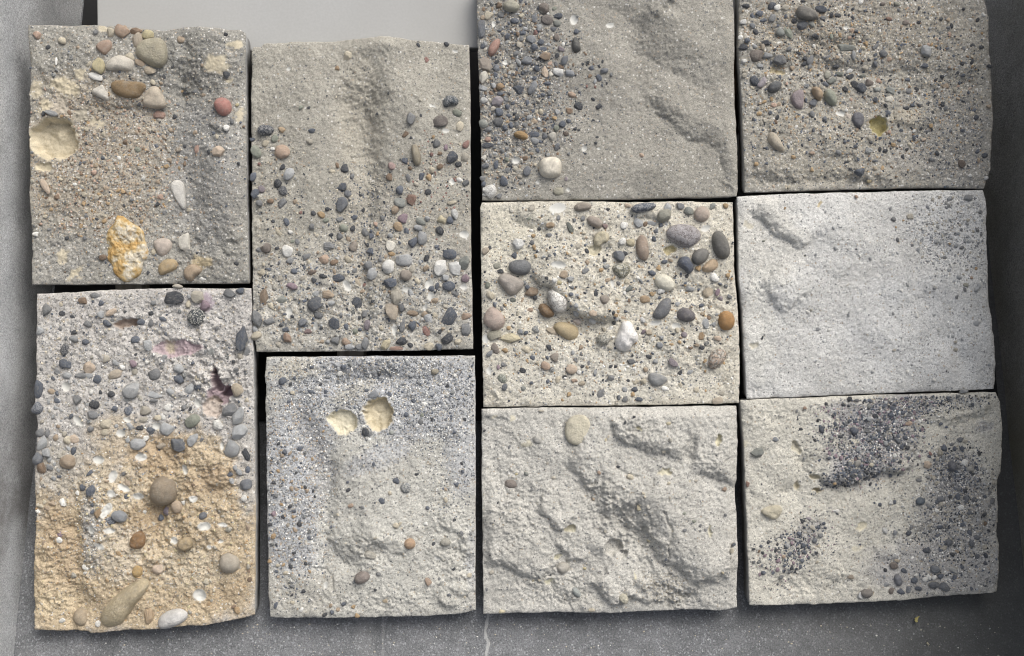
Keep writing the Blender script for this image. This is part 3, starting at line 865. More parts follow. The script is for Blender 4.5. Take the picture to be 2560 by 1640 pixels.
A.scatter(600, 800, 560, 640, 0, 60, 9, 14, ['t', 'k', 'g', 'c', 'b', 's', 'w'])
A.gravel(540, 850, 420, 420, 0, 2600, 3, 9, ['t', 'o', 'n', 'c', 's', 'n', 't', 'g', 'e'])
A.gravel(700, 800, 600, 680, 0, 1600, 3, 8, ['t', 'k', 'g', 'c', 'b', 's', 'l', 'n'])
A.finish()

# --- ochre slab, lower left
OCH = (.465, .383, .27)
B = Slab(2, 0, 690, 1.6206,
    [(148, 72), (300, 65), (440, 58), (600, 52), (690, 48), (800, 50), (1016, 50)],
    [(1016, 50), (1025, 300), (1030, 700), (1033, 1000), (1030, 1375)],
    [(137, 1435), (250, 1438), (350, 1438), (368, 1449), (470, 1440), (520, 1435), (640, 1432), (750, 1420), (830, 1418), (900, 1405), (1030, 1375)],
    [(148, 72), (145, 300), (140, 520), (150, 600), (140, 800), (145, 1000), (133, 1200), (137, 1435)],
    (.455, .437, .415), 'tall slab, half grey gravel, half crumbly ochre sand around a long tan stone',
    [('t', 640, 1100, 560, 420, 0, OCH, 1.0, .12), ('t', 250, 1250, 200, 320, 0, OCH, 1.0, .12), ('t', 800, 800, 260, 170, -20, OCH, .95, .12), ('t', 480, 640, 140, 90, 0, OCH, .6, .12), ('t', 640, 1250, 480, 160, 0, OCH, .8, .1),
     ('t', 370, 1000, 44, 190, 0, (.44, .42, .39), .95, .4), ('t', 240, 780, 90, 120, 0, (.42, .395, .35), .7, .4), ('t', 1000, 760, 50, 200, 0, (.43, .41, .38), .9, .3), ('t', 170, 900, 40, 60, 0, OCH, .7, .1),
     ('t', 640, 720, 140, 90, 0, (.41, .315, .21), .7, .1), ('t', 250, 1080, 70, 160, 10, (.41, .32, .22), .6, .1), ('t', 600, 960, 90, 110, -40, (.40, .31, .205), .7, .1), ('t', 760, 1180, 160, 90, 0, (.50, .44, .34), .6, .15), ('t', 480, 1120, 120, 120, 0, (.51, .46, .38), .6, .2), ('t', 900, 1290, 110, 60, 20, (.43, .34, .23), .6, .1), ('t', 200, 1330, 90, 60, 0, (.52, .44, .31), .7, .1), ('t', 450, 870, 160, 100, 0, (.50, .44, .34), .6, .2), ('t', 850, 830, 120, 60, 20, (.43, .33, .225), .6, .1),
     ('b', 640, 980, 80, 90, -50, -13), ('b', 640, 720, 110, 45, -20, -5), ('l', [(660, 1010), (720, 1000), (860, 940)], 4, 6, 30), ('b', 760, 1010, 90, 60, 0, 6),
     ('b', 300, 1120, 40, 260, 0, -9), ('b', 420, 1000, 60, 260, 0, 5), ('b', 330, 1330, 70, 60, 0, -5), ('b', 520, 1370, 180, 60, 0, -3),
     ('b', 900, 860, 100, 40, 25, -6), ('l', [(840, 880), (920, 850), (1010, 870)], 4, 5, 15), ('l', [(860, 960), (930, 950), (1020, 920)], 3, 5, 15),
     ('r', 640, 1050, 380, 320, 0, 3.0), ('r', 230, 1200, 120, 300, 0, 3.2), ('r', 700, 300, 380, 240, 0, 2.2), ('r', 880, 420, 130, 140, 0, 3.5), ('r', 780, 770, 200, 120, 0, 2.5),
     ('h', 510, 192, 46, 18, 12, 9, (.40, .33, .28)), ('l', [(430, 165), (480, 172), (550, 178), (600, 170)], 4, 4, 14),
     ('h', 712, 295, 98, 34, 0, 3.5, (.43, .345, .36)), ('t', 690, 285, 30, 24, 0, (.52, .46, .33), .8, 0), ('t', 835, 105, 30, 40, 0, (.40, .33, .38), .8, 0),
     ('h', 872, 420, 20, 42, 12, 22, (.38, .30, .31)), ('h', 890, 480, 48, 44, 20, 10, (.43, .34, .355)), ('h', 860, 530, 40, 38, 0, 6, (.47, .41, .36)), ('h', 918, 468, 30, 22, 0, 20, (.36, .28, .30)),
     ('i', 490, 637, 20, 17, 0), ('i', 400, 745, 24, 18, 0), ('i', 458, 812, 27, 18, 70), ('i', 455, 880, 17, 16, 0), ('i', 500, 860, 27, 13, -28), ('i', 558, 893, 23, 16, 0), ('i', 433, 948, 36, 17, 60),
     ('i', 782, 903, 18, 15, 0), ('i', 830, 1013, 28, 18, 0), ('i', 705, 1073, 15, 17, 0), ('i', 903, 1008, 21, 9, -12), ('i', 808, 1295, 28, 26, 0), ('i', 515, 582, 18, 10, -20), ('i', 570, 735, 25, 17, 0), ('i', 750, 785, 21, 11, -75),
     ('i', 315, 588, 30, 14, -45), ('i', 445, 1030, 26, 12, 0), ('i', 405, 1095, 23, 12, -25), ('i', 855, 305, 17, 15, 0), ('i', 848, 1097, 10, 9, 0), ('i', 893, 1075, 10, 9, 0), ('i', 265, 450, 20, 20, 0), ('i', 370, 1030, 14, 20, 0), ('i', 800, 515, 14, 20, 0), ('i', 635, 610, 20, 16, 0), ('i', 900, 690, 9, 18, 0)],
    coarse=.28, rough=1.0, thick=.03)
B.stone([(604, 880), (612, 840), (635, 815), (665, 808), (700, 820), (718, 850), (716, 890), (700, 920), (665, 934), (630, 928), (610, 910)], 19, (.285, .235, .175), power=2.3, lump=.03, seed=1, label='large rounded brown stone')
B.stone([(887, 1160), (895, 1130), (920, 1120), (955, 1128), (973, 1155), (970, 1185), (945, 1205), (910, 1203), (890, 1185)], 14, (.40, .36, .30), power=2.4, lump=.03, seed=2)
B.stone([(522, 1080), (540, 1040), (575, 1032), (590, 1055), (585, 1095), (560, 1108), (530, 1105)], 8, (.27, .165, .085), power=4, lump=.15, seed=3)
B.stone([(722, 1085), (735, 1060), (770, 1050), (788, 1075), (782, 1100), (755, 1112), (730, 1106)], 8, (.38, .30, .19), power=4, lump=.12, seed=4)
B.stone([(530, 1200), (540, 1175), (560, 1170), (575, 1190), (572, 1220), (550, 1228), (534, 1218)], 7, (.44, .31, .15), power=3, seed=5)
B.stone([(287, 1388), (295, 1360), (318, 1350), (342, 1360), (351, 1388), (348, 1415), (325, 1426), (300, 1415)], 11, (.40, .33, .24), seed=6)
B.stone([(402, 1390), (412, 1355), (440, 1320), (490, 1275), (540, 1240), (580, 1222), (605, 1235), (605, 1255), (585, 1290), (545, 1335), (520, 1375), (490, 1415), (450, 1425), (415, 1420)], 15, (.43, .365, .25), power=2.2, seed=7, sink=0, label='long tapering tan stone')
B.stone([(636, 1400), (650, 1375), (685, 1355), (725, 1346), (760, 1360), (762, 1385), (740, 1405), (700, 1425), (660, 1433), (640, 1425)], 12, (.58, .57, .55), M_CLEAN, seed=8)
B.pebbles("704,87,78,48,0,k 795,165,66,66,0,k,s 982,253,95,46,85,kb 998,308,36,40,0,g 930,70,54,34,0,g 975,60,34,22,0,b 803,85,48,55,60,s 830,120,40,40,0,p 720,42,40,18,0,s 260,297,34,44,0,k,k 263,357,54,36,-25,b 232,390,36,22,-35,g 360,372,50,48,30,ce 395,418,30,32,0,b 272,403,36,30,0,l 157,458,70,32,85,b 154,537,46,38,60,b,k 160,222,36,34,0,l 190,135,44,34,70,g 385,80,36,28,0,g 335,100,34,26,0,n 410,110,26,22,0,b 252,153,28,22,0,k 248,115,16,c 437,192,36,26,-20,b 412,155,30,28,0,l 455,145,50,24,30,ce,a 570,186,30,24,0,b 610,150,22,18,0,k 548,258,34,28,0,b 598,283,40,46,0,l 300,255,34,28,0,gl 350,268,30,24,0,b 300,228,20,k 625,398,48,44,0,g 722,377,40,40,0,l 724,420,36,38,0,b 468,397,60,34,25,st 330,403,48,22,0,g 362,404,30,20,0,l 454,480,32,30,0,k 535,460,76,60,60,l,k 800,450,30,30,0,b 765,460,50,30,40,l 625,483,70,32,-5,l 624,505,34,16,10,g 961,459,44,48,30,ct 408,470,16,k 370,470,18,w 520,543,36,44,0,b,k 377,562,42,32,0,g 430,600,42,38,0,c 681,532,34,28,0,w 590,545,44,36,0,s 933,547,60,50,50,g 965,568,70,46,70,l 882,602,46,40,0,w 780,587,62,44,25,v 971,635,70,56,70,l 943,702,66,52,70,lg 780,662,56,34,60,l 674,622,52,46,-30,l 720,683,62,52,-35,gb 556,682,64,44,5,l,k 607,628,40,32,0,b 568,615,30,18,0,k 588,658,24,w 300,660,44,34,0,ce 273,665,34,26,80,c 427,633,30,26,0,c 160,635,36,34,0,g 195,635,36,22,80,g 173,680,60,34,70,l 190,716,32,34,0,l 155,742,48,38,60,gb 203,775,24,g 168,778,36,44,0,n 275,752,60,54,0,t 296,710,30,20,80,b 335,857,26,26,0,b 375,868,44,32,70,b 366,797,34,14,40,b 238,815,20,b 215,820,18,l 312,880,18,w 250,918,40,26,-50,w,a 512,896,24,b 446,993,48,32,15,b,k 488,971,58,44,-20,lb 400,958,46,24,70,no 378,925,16,b 378,953,16,b 997,845,46,42,0,gb 930,803,26,20,0,b 998,722,52,26,-70,k 1003,785,26,18,80,b 955,775,22,l 970,795,24,l 824,970,32,26,20,gb 713,937,46,44,60,t 739,918,18,w 668,955,40,24,80,pb 640,985,24,b 240,1070,26,w 240,1048,22,p 603,1375,72,36,-80,to 395,1410,22,w 248,1397,22,w 960,1355,26,o 945,1340,16,n 340,1185,24,w 340,1207,18,w 845,1330,18,o 1010,1230,20,n 665,330,20,l 640,575,26,c 660,570,20,w 540,355,26,p 497,370,20,w 595,350,16,w 690,470,30,l 940,830,22,l 990,900,24,w 575,960,20,w 500,800,16,g 150,955,20,w 200,745,20,l 650,690,40,26,0,ts 640,1190,44,40,0,ce,a")
B.scatter(600, 380, 460, 330, 0, 80, 9, 24, ['l', 'g', 'b', 's', 'c', 'l', 'g', 'k'])
B.scatter(200, 720, 80, 260, 0, 26, 9, 22, ['l', 'g', 's', 'c', 't'])
B.scatter(600, 1120, 480, 300, 0, 40, 9, 20, ['t', 'o', 'c', 's', 'n'])
B.gravel(600, 380, 520, 380, 0, 2200, 3, 9, ['l', 'g', 's', 'c', 's', 'b', 'w'])
B.gravel(600, 1100, 520, 360, 0, 2600, 3, 9, ['o', 't', 'y', 'o', 'c', 't', 's'])
B.gravel(370, 1000, 60, 200, 0, 400, 3, 8, ['l', 's', 'g', 'w'])
B.finish()

# --- tall pebble slab, second column
SANDC = (.36, .343, .298)
C = Slab(3, 600, 60, 1.8339,
    [(52, 122), (62, 105), (95, 105), (110, 88), (250, 80), (430, 80), (520, 68), (640, 58), (720, 62), (800, 75), (880, 80), (1000, 92), (1050, 95)],
    [(1050, 95), (1055, 400), (1057, 800), (1060, 1100), (1068, 1490)],
    [(75, 1503), (300, 1503), (700, 1498), (1068, 1490)],
    [(52, 122), (50, 400), (52, 600), (55, 1000), (60, 1400), (75, 1503)],
    SANDC, 'tall slab of beige sand above, thickly strewn with mixed pebbles below',
    [('t', 560, 1300, 620, 330, 0, (.435, .42, .38), .8, .40), ('t', 560, 1000, 200, 300, 0, (.34, .32, .275), .6, .30), ('t', 560, 420, 120, 300, 0, (.36, .335, .28), .5, .2),
     ('b', 555, 420, 80, 230, -8, -16), ('b', 585, 760, 60, 260, -4, -11), ('b', 730, 300, 110, 130, -30, 9), ('b', 660, 90, 110, 50, 0, 6), ('b', 330, 420, 150, 260, 0, 7), ('b', 840, 420, 150, 180, 0, 4), ('b', 330, 760, 120, 150, 0, 5),
     ('l', [(430, 240), (500, 290), (560, 360), (650, 380)], 3.5, 10, 40), ('b', 560, 1250, 40, 240, 0, -7), ('b', 780, 1180, 130, 130, 0, 4), ('b', 350, 1200, 140, 160, 0, 3),
     ('r', 550, 330, 140, 130, 0, 2.0), ('r', 560, 650, 90, 300, 0, 1.5), ('r', 560, 1320, 560, 240, 0, 2.2), ('r', 70, 900, 40, 600, 0, 2.4),
     ('i', 945, 489, 18, 10, 0), ('i', 973, 723, 14, 16, 0), ('i', 1027, 965, 22, 18, 0), ('i', 765, 1217, 24, 14, 0), ('i', 708, 1400, 13, 30, 0), ('i', 868, 1195, 20, 24, -40), ('i', 225, 1325, 16, 26, 0), ('i', 345, 1385, 12, 24, 0), ('i', 490, 1200, 18, 30, 30), ('i', 850, 1300, 10, 20, 0), ('i', 985, 125, 14, 8, 0), ('i', 885, 378, 18, 5, -20), ('i', 875, 1250, 16, 22, 0), ('i', 225, 208, 13, 8, 0), ('i', 1025, 1205, 18, 14, 0)],
    coarse=.10, rough=.6)
C.stone([(785, 560), (805, 545), (825, 580), (833, 625), (825, 652), (800, 650), (790, 610)], 9, (.31, .275, .21), seed=1)
C.stone([(78, 490), (88, 468), (115, 460), (150, 470), (160, 488), (150, 508), (115, 517), (88, 508)], 9, (.075, .082, .095), M_STREAK, seed=2)
C.stone([(928, 375), (930, 345), (955, 325), (990, 332), (1006, 355), (995, 375), (965, 372), (945, 388)], 9, (.085, .098, .11), M_STREAK, seed=3)
C.pebbles("196,588,70,60,-15,te 73,585,60,40,-60,v 194,487,34,24,-15,ot 335,493,34,20,10,b 322,544,28,24,0,s 160,525,36,30,80,v 118,548,28,c 152,575,18,w 55,528,20,b 198,657,32,20,40,k 228,690,56,40,50,l 90,640,16,r 174,732,40,32,70,k 200,765,42,42,0,k,k 97,758,34,32,0,pg 70,778,44,34,60,b 60,700,44,28,80,b 194,823,48,36,70,g 140,812,30,22,0,n 88,822,30,28,0,g 255,815,18,t 280,862,18,r 213,910,40,28,-70,b 152,905,16,k 178,955,40,24,-75,c 232,955,20,w 119,1027,46,44,0,gn 88,1037,30,24,0,g 171,1028,18,k 219,1041,48,54,10,w,q 305,1065,42,28,30,g 262,998,22,g 240,998,20,v 385,1077,48,44,-10,te 405,1017,58,38,10,g 433,1093,36,24,10,n 495,1078,36,26,-70,c 516,1018,40,44,0,tg 475,935,40,40,0,v 457,973,28,32,0,g 418,965,16,k 394,900,30,20,10,v 403,850,22,k 338,868,20,k 330,930,26,g 373,875,28,o 457,895,24,g 467,828,66,48,75,gb 469,748,42,36,70,kb 491,780,36,38,0,gb 477,661,40,36,30,k 424,675,22,c 446,648,22,n 510,695,22,g "
    "918,449,66,52,0,gkn 787,437,54,36,80,g 996,406,42,40,0,v 1008,470,44,32,70,c 902,549,34,34,0,g 1037,551,40,26,60,r 975,614,54,46,80,kb 1000,643,32,28,0,k 1030,612,42,32,80,s 757,627,30,26,-20,b 758,507,26,n 831,423,16,k 886,520,16,o 695,652,34,34,0,pe 685,702,30,n 833,698,34,22,80,b 772,706,36,20,-75,g 866,703,30,24,60,o 880,670,26,28,0,c 917,655,28,22,20,n 862,771,30,28,0,k 809,735,22,s 733,762,40,32,70,b 787,805,52,44,-70,rn 732,820,52,42,-30,lv 709,853,40,34,60,t 748,891,50,42,0,p 726,929,44,36,-50,to 925,898,46,42,0,yc,a 985,872,50,30,-70,wl,a 972,820,40,18,5,c 1036,731,30,30,0,gk 1008,715,22,w 917,950,42,34,-60,k 963,900,30,32,0,b 938,880,22,s 818,935,40,26,-10,l 763,953,38,26,-65,b 837,982,60,42,85,gl 792,1000,50,36,70,b 830,905,46,30,-20,vg 860,893,24,l 690,1013,50,42,-60,cw,a 698,1055,36,18,-20,o 753,1082,72,54,-15,l,k 681,1113,60,54,60,w,q 962,1056,60,44,-10,b 921,1117,72,58,65,w,q 987,1120,68,56,-50,wl 1025,1092,60,50,80,vg 858,1072,36,24,60,k 1034,1165,40,34,60,p 690,1186,58,44,-10,b 605,1145,54,44,60,l 585,1105,40,40,0,g 762,1152,50,46,-20,tg 959,1201,54,42,-10,b 985,1237,38,30,0,g 904,1202,32,20,80,b 880,1214,30,26,40,b 943,1163,28,28,0,l 721,1250,70,52,-70,s 700,1316,76,58,-55,st 790,1327,50,28,5,nt 740,1298,34,kg 745,1380,62,26,80,g 790,1383,46,32,60,b 855,1405,50,34,-60,r 866,1350,46,36,-30,l 962,1345,86,52,60,kb 915,1410,20,k 1037,1340,48,28,10,te 895,1335,24,c 668,1468,56,34,60,yc 718,1487,60,18,0,re 740,1456,46,34,20,k 865,1478,44,34,0,c 950,1443,52,40,20,k 1000,1458,34,26,20,c 1035,1402,54,44,70,g 910,1480,30,b 648,1394,20,c 645,1300,24,18,60,b "
    "453,1164,54,34,0,kb 527,1273,60,46,-35,bk 348,1285,70,58,10,bgk 403,1239,60,36,5,t 112,1252,76,38,85,nt 191,1265,54,32,25,vg 240,1203,50,32,-10,p 250,1133,32,24,0,b 333,1138,48,22,25,nk,a 380,1155,30,20,0,k 341,1175,26,22,80,k 293,1165,26,s 98,1138,38,36,0,c 230,1085,36,24,40,gl,a 130,1125,18,b 315,1213,18,k 350,1237,36,26,0,l 80,1350,70,46,-70,g 135,1360,48,38,-20,g 288,1370,40,34,70,bg 310,1410,38,28,0,pn 358,1335,46,28,-10,gk 420,1278,30,l 435,1373,56,44,-55,kb 488,1388,28,20,-60,b 535,1185,46,24,-60,ct 567,1195,14,r 568,1330,36,28,70,g 526,1410,26,v 582,1380,46,28,70,pg 437,1452,42,34,0,g 489,1454,44,38,10,te 505,1482,46,28,0,l 575,1465,56,32,80,g 547,1480,36,28,0,g 219,1440,50,34,-60,ne 175,1470,28,s 200,1435,24,g 75,1430,40,c 70,1400,26,l 494,152,52,36,70,c,a 447,206,24,20,-60,no 855,165,22,r 946,92,22,k 818,97,16,k 284,388,20,v 828,355,14,s 685,323,12,k 320,388,12,k 630,410,14,k 598,410,12,s 785,525,14,k 880,600,16,r 915,595,20,n 945,567,22,p 780,662,18,n 522,885,26,b 565,945,22,g 600,970,26,b 570,955,30,g 597,1040,32,b 620,915,18,e 655,890,26,g 560,850,18,k 545,780,16,k 630,960,16,o 690,970,24,l 515,935,26,k 660,1210,18,c 815,1180,22,c 645,1080,20,g 845,1330,24,t")
C.scatter(560, 1220, 520, 280, 0, 70, 9, 20, ['l', 'g', 'b', 's', 'c', 't', 'k', 's'])
C.gravel(560, 1250, 540, 280, 0, 3200, 3, 10, ['l', 'g', 's', 'c', 'b', 's', 's', 'k', 't'])
C.gravel(560, 860, 160, 240, 0, 900, 3, 8, ['g', 's', 'k', 'c', 'b', 's'])
C.gravel(900, 760, 170, 250, 0, 700, 3, 8, ['s', 's', 'g', 'c', 'k', 'r', 't'])
C.gravel(170, 820, 150, 300, 0, 600, 3, 8, ['s', 's', 'g', 'c', 'k', 't'])
C.gravel(560, 600, 500, 520, 0, 500, 2.5, 6, ['s', 'k', 'g', 'c', 's'])
C.finish()

# --- slab with two clay hollows, second column foot
BG = (.40, .41, .425)
D = Slab(4, 640, 860, 1.9741,
    [(50, 65), (400, 62), (700, 60), (1080, 58)],
    [(1080, 58), (1083, 600), (1083, 1316)],
    [(70, 1350), (150, 1355), (300, 1353), (500, 1350), (800, 1345), (1000, 1335), (1083, 1316)],
    [(50, 65), (45, 150), (48, 300), (52, 700), (58, 1000), (60, 1250), (70, 1350)],
    (.465, .455, .415), 'slab of blue-grey grit and sand with two yellow clay hollows side by side',
    [('t', 620, 170, 560, 170, 0, BG, .95, .70), ('t', 780, 330, 330, 150, 0, BG, .9, .70), ('t', 200, 480, 190, 260, -20, BG, .9, .65), ('t', 180, 850, 150, 330, 0, BG, .85, .55), ('t', 1020, 560, 90, 200, 0, BG, .7, .5),
     ('t', 540, 130, 200, 50, 0, (.26, .265, .275), .6, .7), ('t', 260, 460, 60, 180, 20, (.27, .27, .275), .6, .6), ('t', 600, 560, 180, 60, 20, BG, .7, .6), ('t', 330, 620, 60, 160, 0, (.30, .30, .30), .6, .5), ('t', 1065, 1040, 30, 160, 0, BG, .7, .6),
     ('t', 200, 130, 130, 60, 0, (.44, .415, .35), .8, .3), ('t', 470, 250, 110, 50, 20, (.44, .42, .36), .7, .3), ('t', 720, 950, 380, 330, 0, (.465, .455, .415), .9, .12), ('t', 220, 1230, 200, 110, 0, (.42, .405, .36), .8, .25),
     ('b', 190, 700, 110, 330, 0, 4), ('b', 350, 800, 42, 260, -4, -8), ('b', 600, 800, 200, 420, 0, 8), ('b', 260, 450, 60, 200, 20, -7), ('b', 560, 180, 240, 45, 5, -6), ('b', 720, 240, 80, 70, 0, -4),
     ('l', [(330, 900), (380, 1010), (430, 1080), (480, 1110)], 6, 18, 60), ('b', 900, 300, 180, 200, 0, 3), ('b', 430, 1060, 60, 60, 0, -4),
     ('l', [(480, 930), (540, 960), (600, 1000), (680, 1040), (780, 1050)], 4, 6, 25), ('l', [(880, 880), (950, 920), (1040, 1000)], 3, 5, 20), ('l', [(860, 1240), (930, 1290), (1000, 1300)], 3.5, 6, 25),
     ('c', [(290, 1105), (340, 1110), (370, 1150), (375, 1210)], 2.5, 2.0), ('b', 290, 1170, 80, 70, 0, 2),
     ('r', 560, 1010, 150, 90, 0, 3), ('r', 950, 1000, 150, 300, 0, 2.0), ('r', 650, 1280, 400, 80, 0, 1.6), ('r', 1050, 1080, 60, 150, 0, 2.6), ('r', 560, 160, 500, 120, 0, 1.4),
     ('h', 428, 382, 76, 58, -12, 8, PALE), ('h', 605, 345, 68, 82, 10, 15, (.62, .555, .415)), ('b', 640, 330, 30, 50, 0, 2),
     ('c', [(575, 330), (605, 352), (625, 340), (635, 310)], 2.2, .9), ('c', [(605, 352), (600, 390)], 1.5, .9), ('c', [(430, 410), (450, 430), (470, 435)], 1.5, .9),
     ('i', 895, 1058, 16, 10, -20), ('i', 345, 1190, 10, 18, 0)],
    coarse=.20, rough=.7)
D.stone([(484, 1160), (495, 1130), (530, 1115), (560, 1122), (568, 1150), (545, 1175), (500, 1186)], 9, (.25, .215, .195), seed=1)
D.stone([(730, 985), (738, 960), (765, 951), (788, 968), (790, 995), (768, 1010), (742, 1006)], 9, (.43, .30, .20), lump=.03, seed=2)
D.stone([(530, 1045), (545, 1015), (575, 1018), (600, 1045), (585, 1060), (550, 1055)], 6, (.42, .40, .35), power=4, lump=.2, seed=3)
D.stone([(905, 975), (930, 950), (955, 965), (962, 985), (940, 1000), (915, 992)], 5, (.36, .345, .30), power=4, lump=.2, seed=4)
D.pebbles("132,183,36,36,0,b 581,250,48,34,20,lb 832,298,32,24,-10,w 885,137,38,30,10,tv 180,241,18,c 318,200,16,k 544,432,34,40,0,k 562,443,26,26,0,g 671,436,26,24,0,lv 525,73,14,w 693,672,34,30,0,b 742,706,48,50,0,gl,s 626,768,36,30,-20,b 471,793,28,20,0,te 459,718,24,16,30,k 794,640,22,16,0,k 993,692,22,18,70,b 838,883,22,20,0,w 694,890,28,26,0,c 848,806,18,b 850,1170,40,28,-60,te 235,1220,26,24,0,k 88,838,30,22,70,p 87,948,22,o 262,957,18,20,0,b 193,915,22,t 433,1280,20,b 376,1322,22,b 370,1290,18,t 98,1288,32,18,80,b 877,985,18,k 953,1238,24,16,10,bg 1053,1140,28,20,20,c 245,704,16,k 228,706,14,o 114,490,14,k 290,752,14,k 67,1073,20,o 150,1130,22,c 638,1268,26,18,0,oc 455,680,14,b 585,590,18,b 370,903,16,b 685,347,16,b 980,433,16,b 1030,370,16,k 1020,628,16,b 68,890,18,k 103,990,16,k 185,850,14,o 160,772,20,w 130,550,18,t 112,580,18,g 330,432,14,o 265,370,14,o 405,1310,20,t 500,1338,24,o 340,1335,20,k 225,1310,20,w 780,390,20,l 1015,590,14,k 590,1210,14,k 200,635,14,k 655,575,20,l 1060,1295,14,g 1030,1250,14,c 905,1160,16,g 480,1295,20,o 180,1275,18,c 110,1150,16,t 65,960,16,b 820,350,18,v 660,250,20,b")
D.scatter(180, 820, 130, 420, 0, 46, 9, 14, ['t', 'g', 'b', 'l', 'c', 'k', 'o'])
D.scatter(600, 250, 480, 190, 0, 46, 9, 14, ['g', 'b', 'l', 'k', 'w'])
D.scatter(720, 900, 340, 400, 0, 14, 9, 13, ['g', 'b', 'c', 'k', 't'])
D.gravel(600, 200, 520, 170, 0, 3400, 3, 8, ['l', 'g', 'b', 'w', 'g', 'l', 's'])
D.gravel(200, 700, 180, 560, 0, 2800, 3, 8, ['l', 'g', 'b', 'w', 's', 't', 'l'])
D.gravel(760, 380, 340, 150, 0, 1200, 3, 8, ['l', 'g', 'b', 'w', 'g', 'l'])
D.gravel(950, 600, 130, 260, 0, 500, 3, 7, ['l', 'g', 'b', 'w', 's'])
D.gravel(600, 900, 450, 420, 0, 600, 2.5, 6, ['s', 'k', 'g', 'c', 's'])
D.finish()

# --- rippled sand slab with gravel along its left, third column top
E = Slab(5, 1170, 0, 2.9614,
    [(60, -140), (700, -138), (1300, -136), (1958, -140)],
    [(1958, -140), (1968, 300), (1975, 800), (1990, 1100), (2000, 1400), (1990, 1452)],
    [(105, 1480), (600, 1480), (900, 1475), (1300, 1470), (1600, 1462), (1900, 1455), (1990, 1452)],
    [(60, -140), (70, 300), (85, 700), (100, 1200), (105, 1480)],
    (.32, .306, .27), 'smooth rippled beige sand slab with dark gravel along one side and a squarish cream pebble',
    [('t', 330, 600, 430, 700, 0, (.235, .228, .21), .85, .5), ('t', 430, 1250, 260, 160, 0, (.30, .287, .255), .5, .3),
     ('b', 300, 500, 260, 600, 0, -3),
     ('l', [(1230, 670), (1280, 725), (1400, 825), (1500, 915), (1600, 1005), (1660, 1060), (1780, 1065), (1860, 1115), (1890, 1230), (1900, 1400)], 7, 18, 60),
     ('l', [(1150, 330), (1300, 420), (1500, 540), (1700, 640), (1880, 720)], 10, 62, 60), ('l', [(1000, 40), (1150, 120), (1320, 260)], 8, 56, 50),
     ('b', 1620, 330, 200, 90, -25, 4), ('b', 1100, 560, 140, 260, 30, 4), ('b', 1500, 800, 130, 50, -35, 3), ('b', 1750, 900, 120, 100, -35, 3), ('b', 1300, 1250, 400, 120, 0, 3), ('b', 1450, 130, 160, 60, -20, 4),
     ('r', 1450, 850, 260, 120, -38, 1.2), ('r', 350, 600, 300, 500, 0, 2.2), ('r', 1920, 1400, 80, 80, 0, 2.5), ('r', 1500, 420, 260, 90, -28, .8),
     ('i', 783, 145, 32, 38, 0), ('i', 1050, 188, 32, 20, 10), ('i', 190, 175, 15, 26, 0), ('i', 355, 1188, 30, 27, 0), ('i', 860, 1100, 20, 22, 0), ('i', 970, 1100, 14, 12, 0), ('i', 740, 1405, 16, 15, 0), ('i', 275, 455, 20, 20, 0), ('i', 515, 1350, 14, 12, 0)],
    coarse=.16, rough=.50)
E.stone([(522, 1225), (540, 1180), (590, 1162), (650, 1162), (688, 1185), (695, 1240), (685, 1300), (640, 1320), (590, 1322), (545, 1305), (525, 1265)], 14, (.70, .65, .55), M_CLEAN, power=3.2, seed=1, label='squarish cream pebble with two slits')
E.stone([(150, 370), (160, 330), (195, 290), (230, 278), (242, 310), (225, 360), (195, 405), (165, 415), (148, 395)], 8, (.40, .25, .205), power=3.4, seed=2)
E.stone([(258, 40), (275, 5), (330, -5), (375, 25), (388, 55), (360, 88), (310, 92), (270, 72)], 11, (.42, .40, .325), power=2.8, seed=3)
E.stone([(768, 310), (785, 270), (810, 275), (832, 330), (838, 375), (815, 390), (780, 385), (768, 350)], 8, (.115, .115, .11), seed=4)
E.stone([(335, 990), (360, 968), (400, 968), (440, 990), (450, 1025), (425, 1042), (380, 1030), (345, 1012)], 9, (.33, .225, .115), M_CLEAN, seed=5)
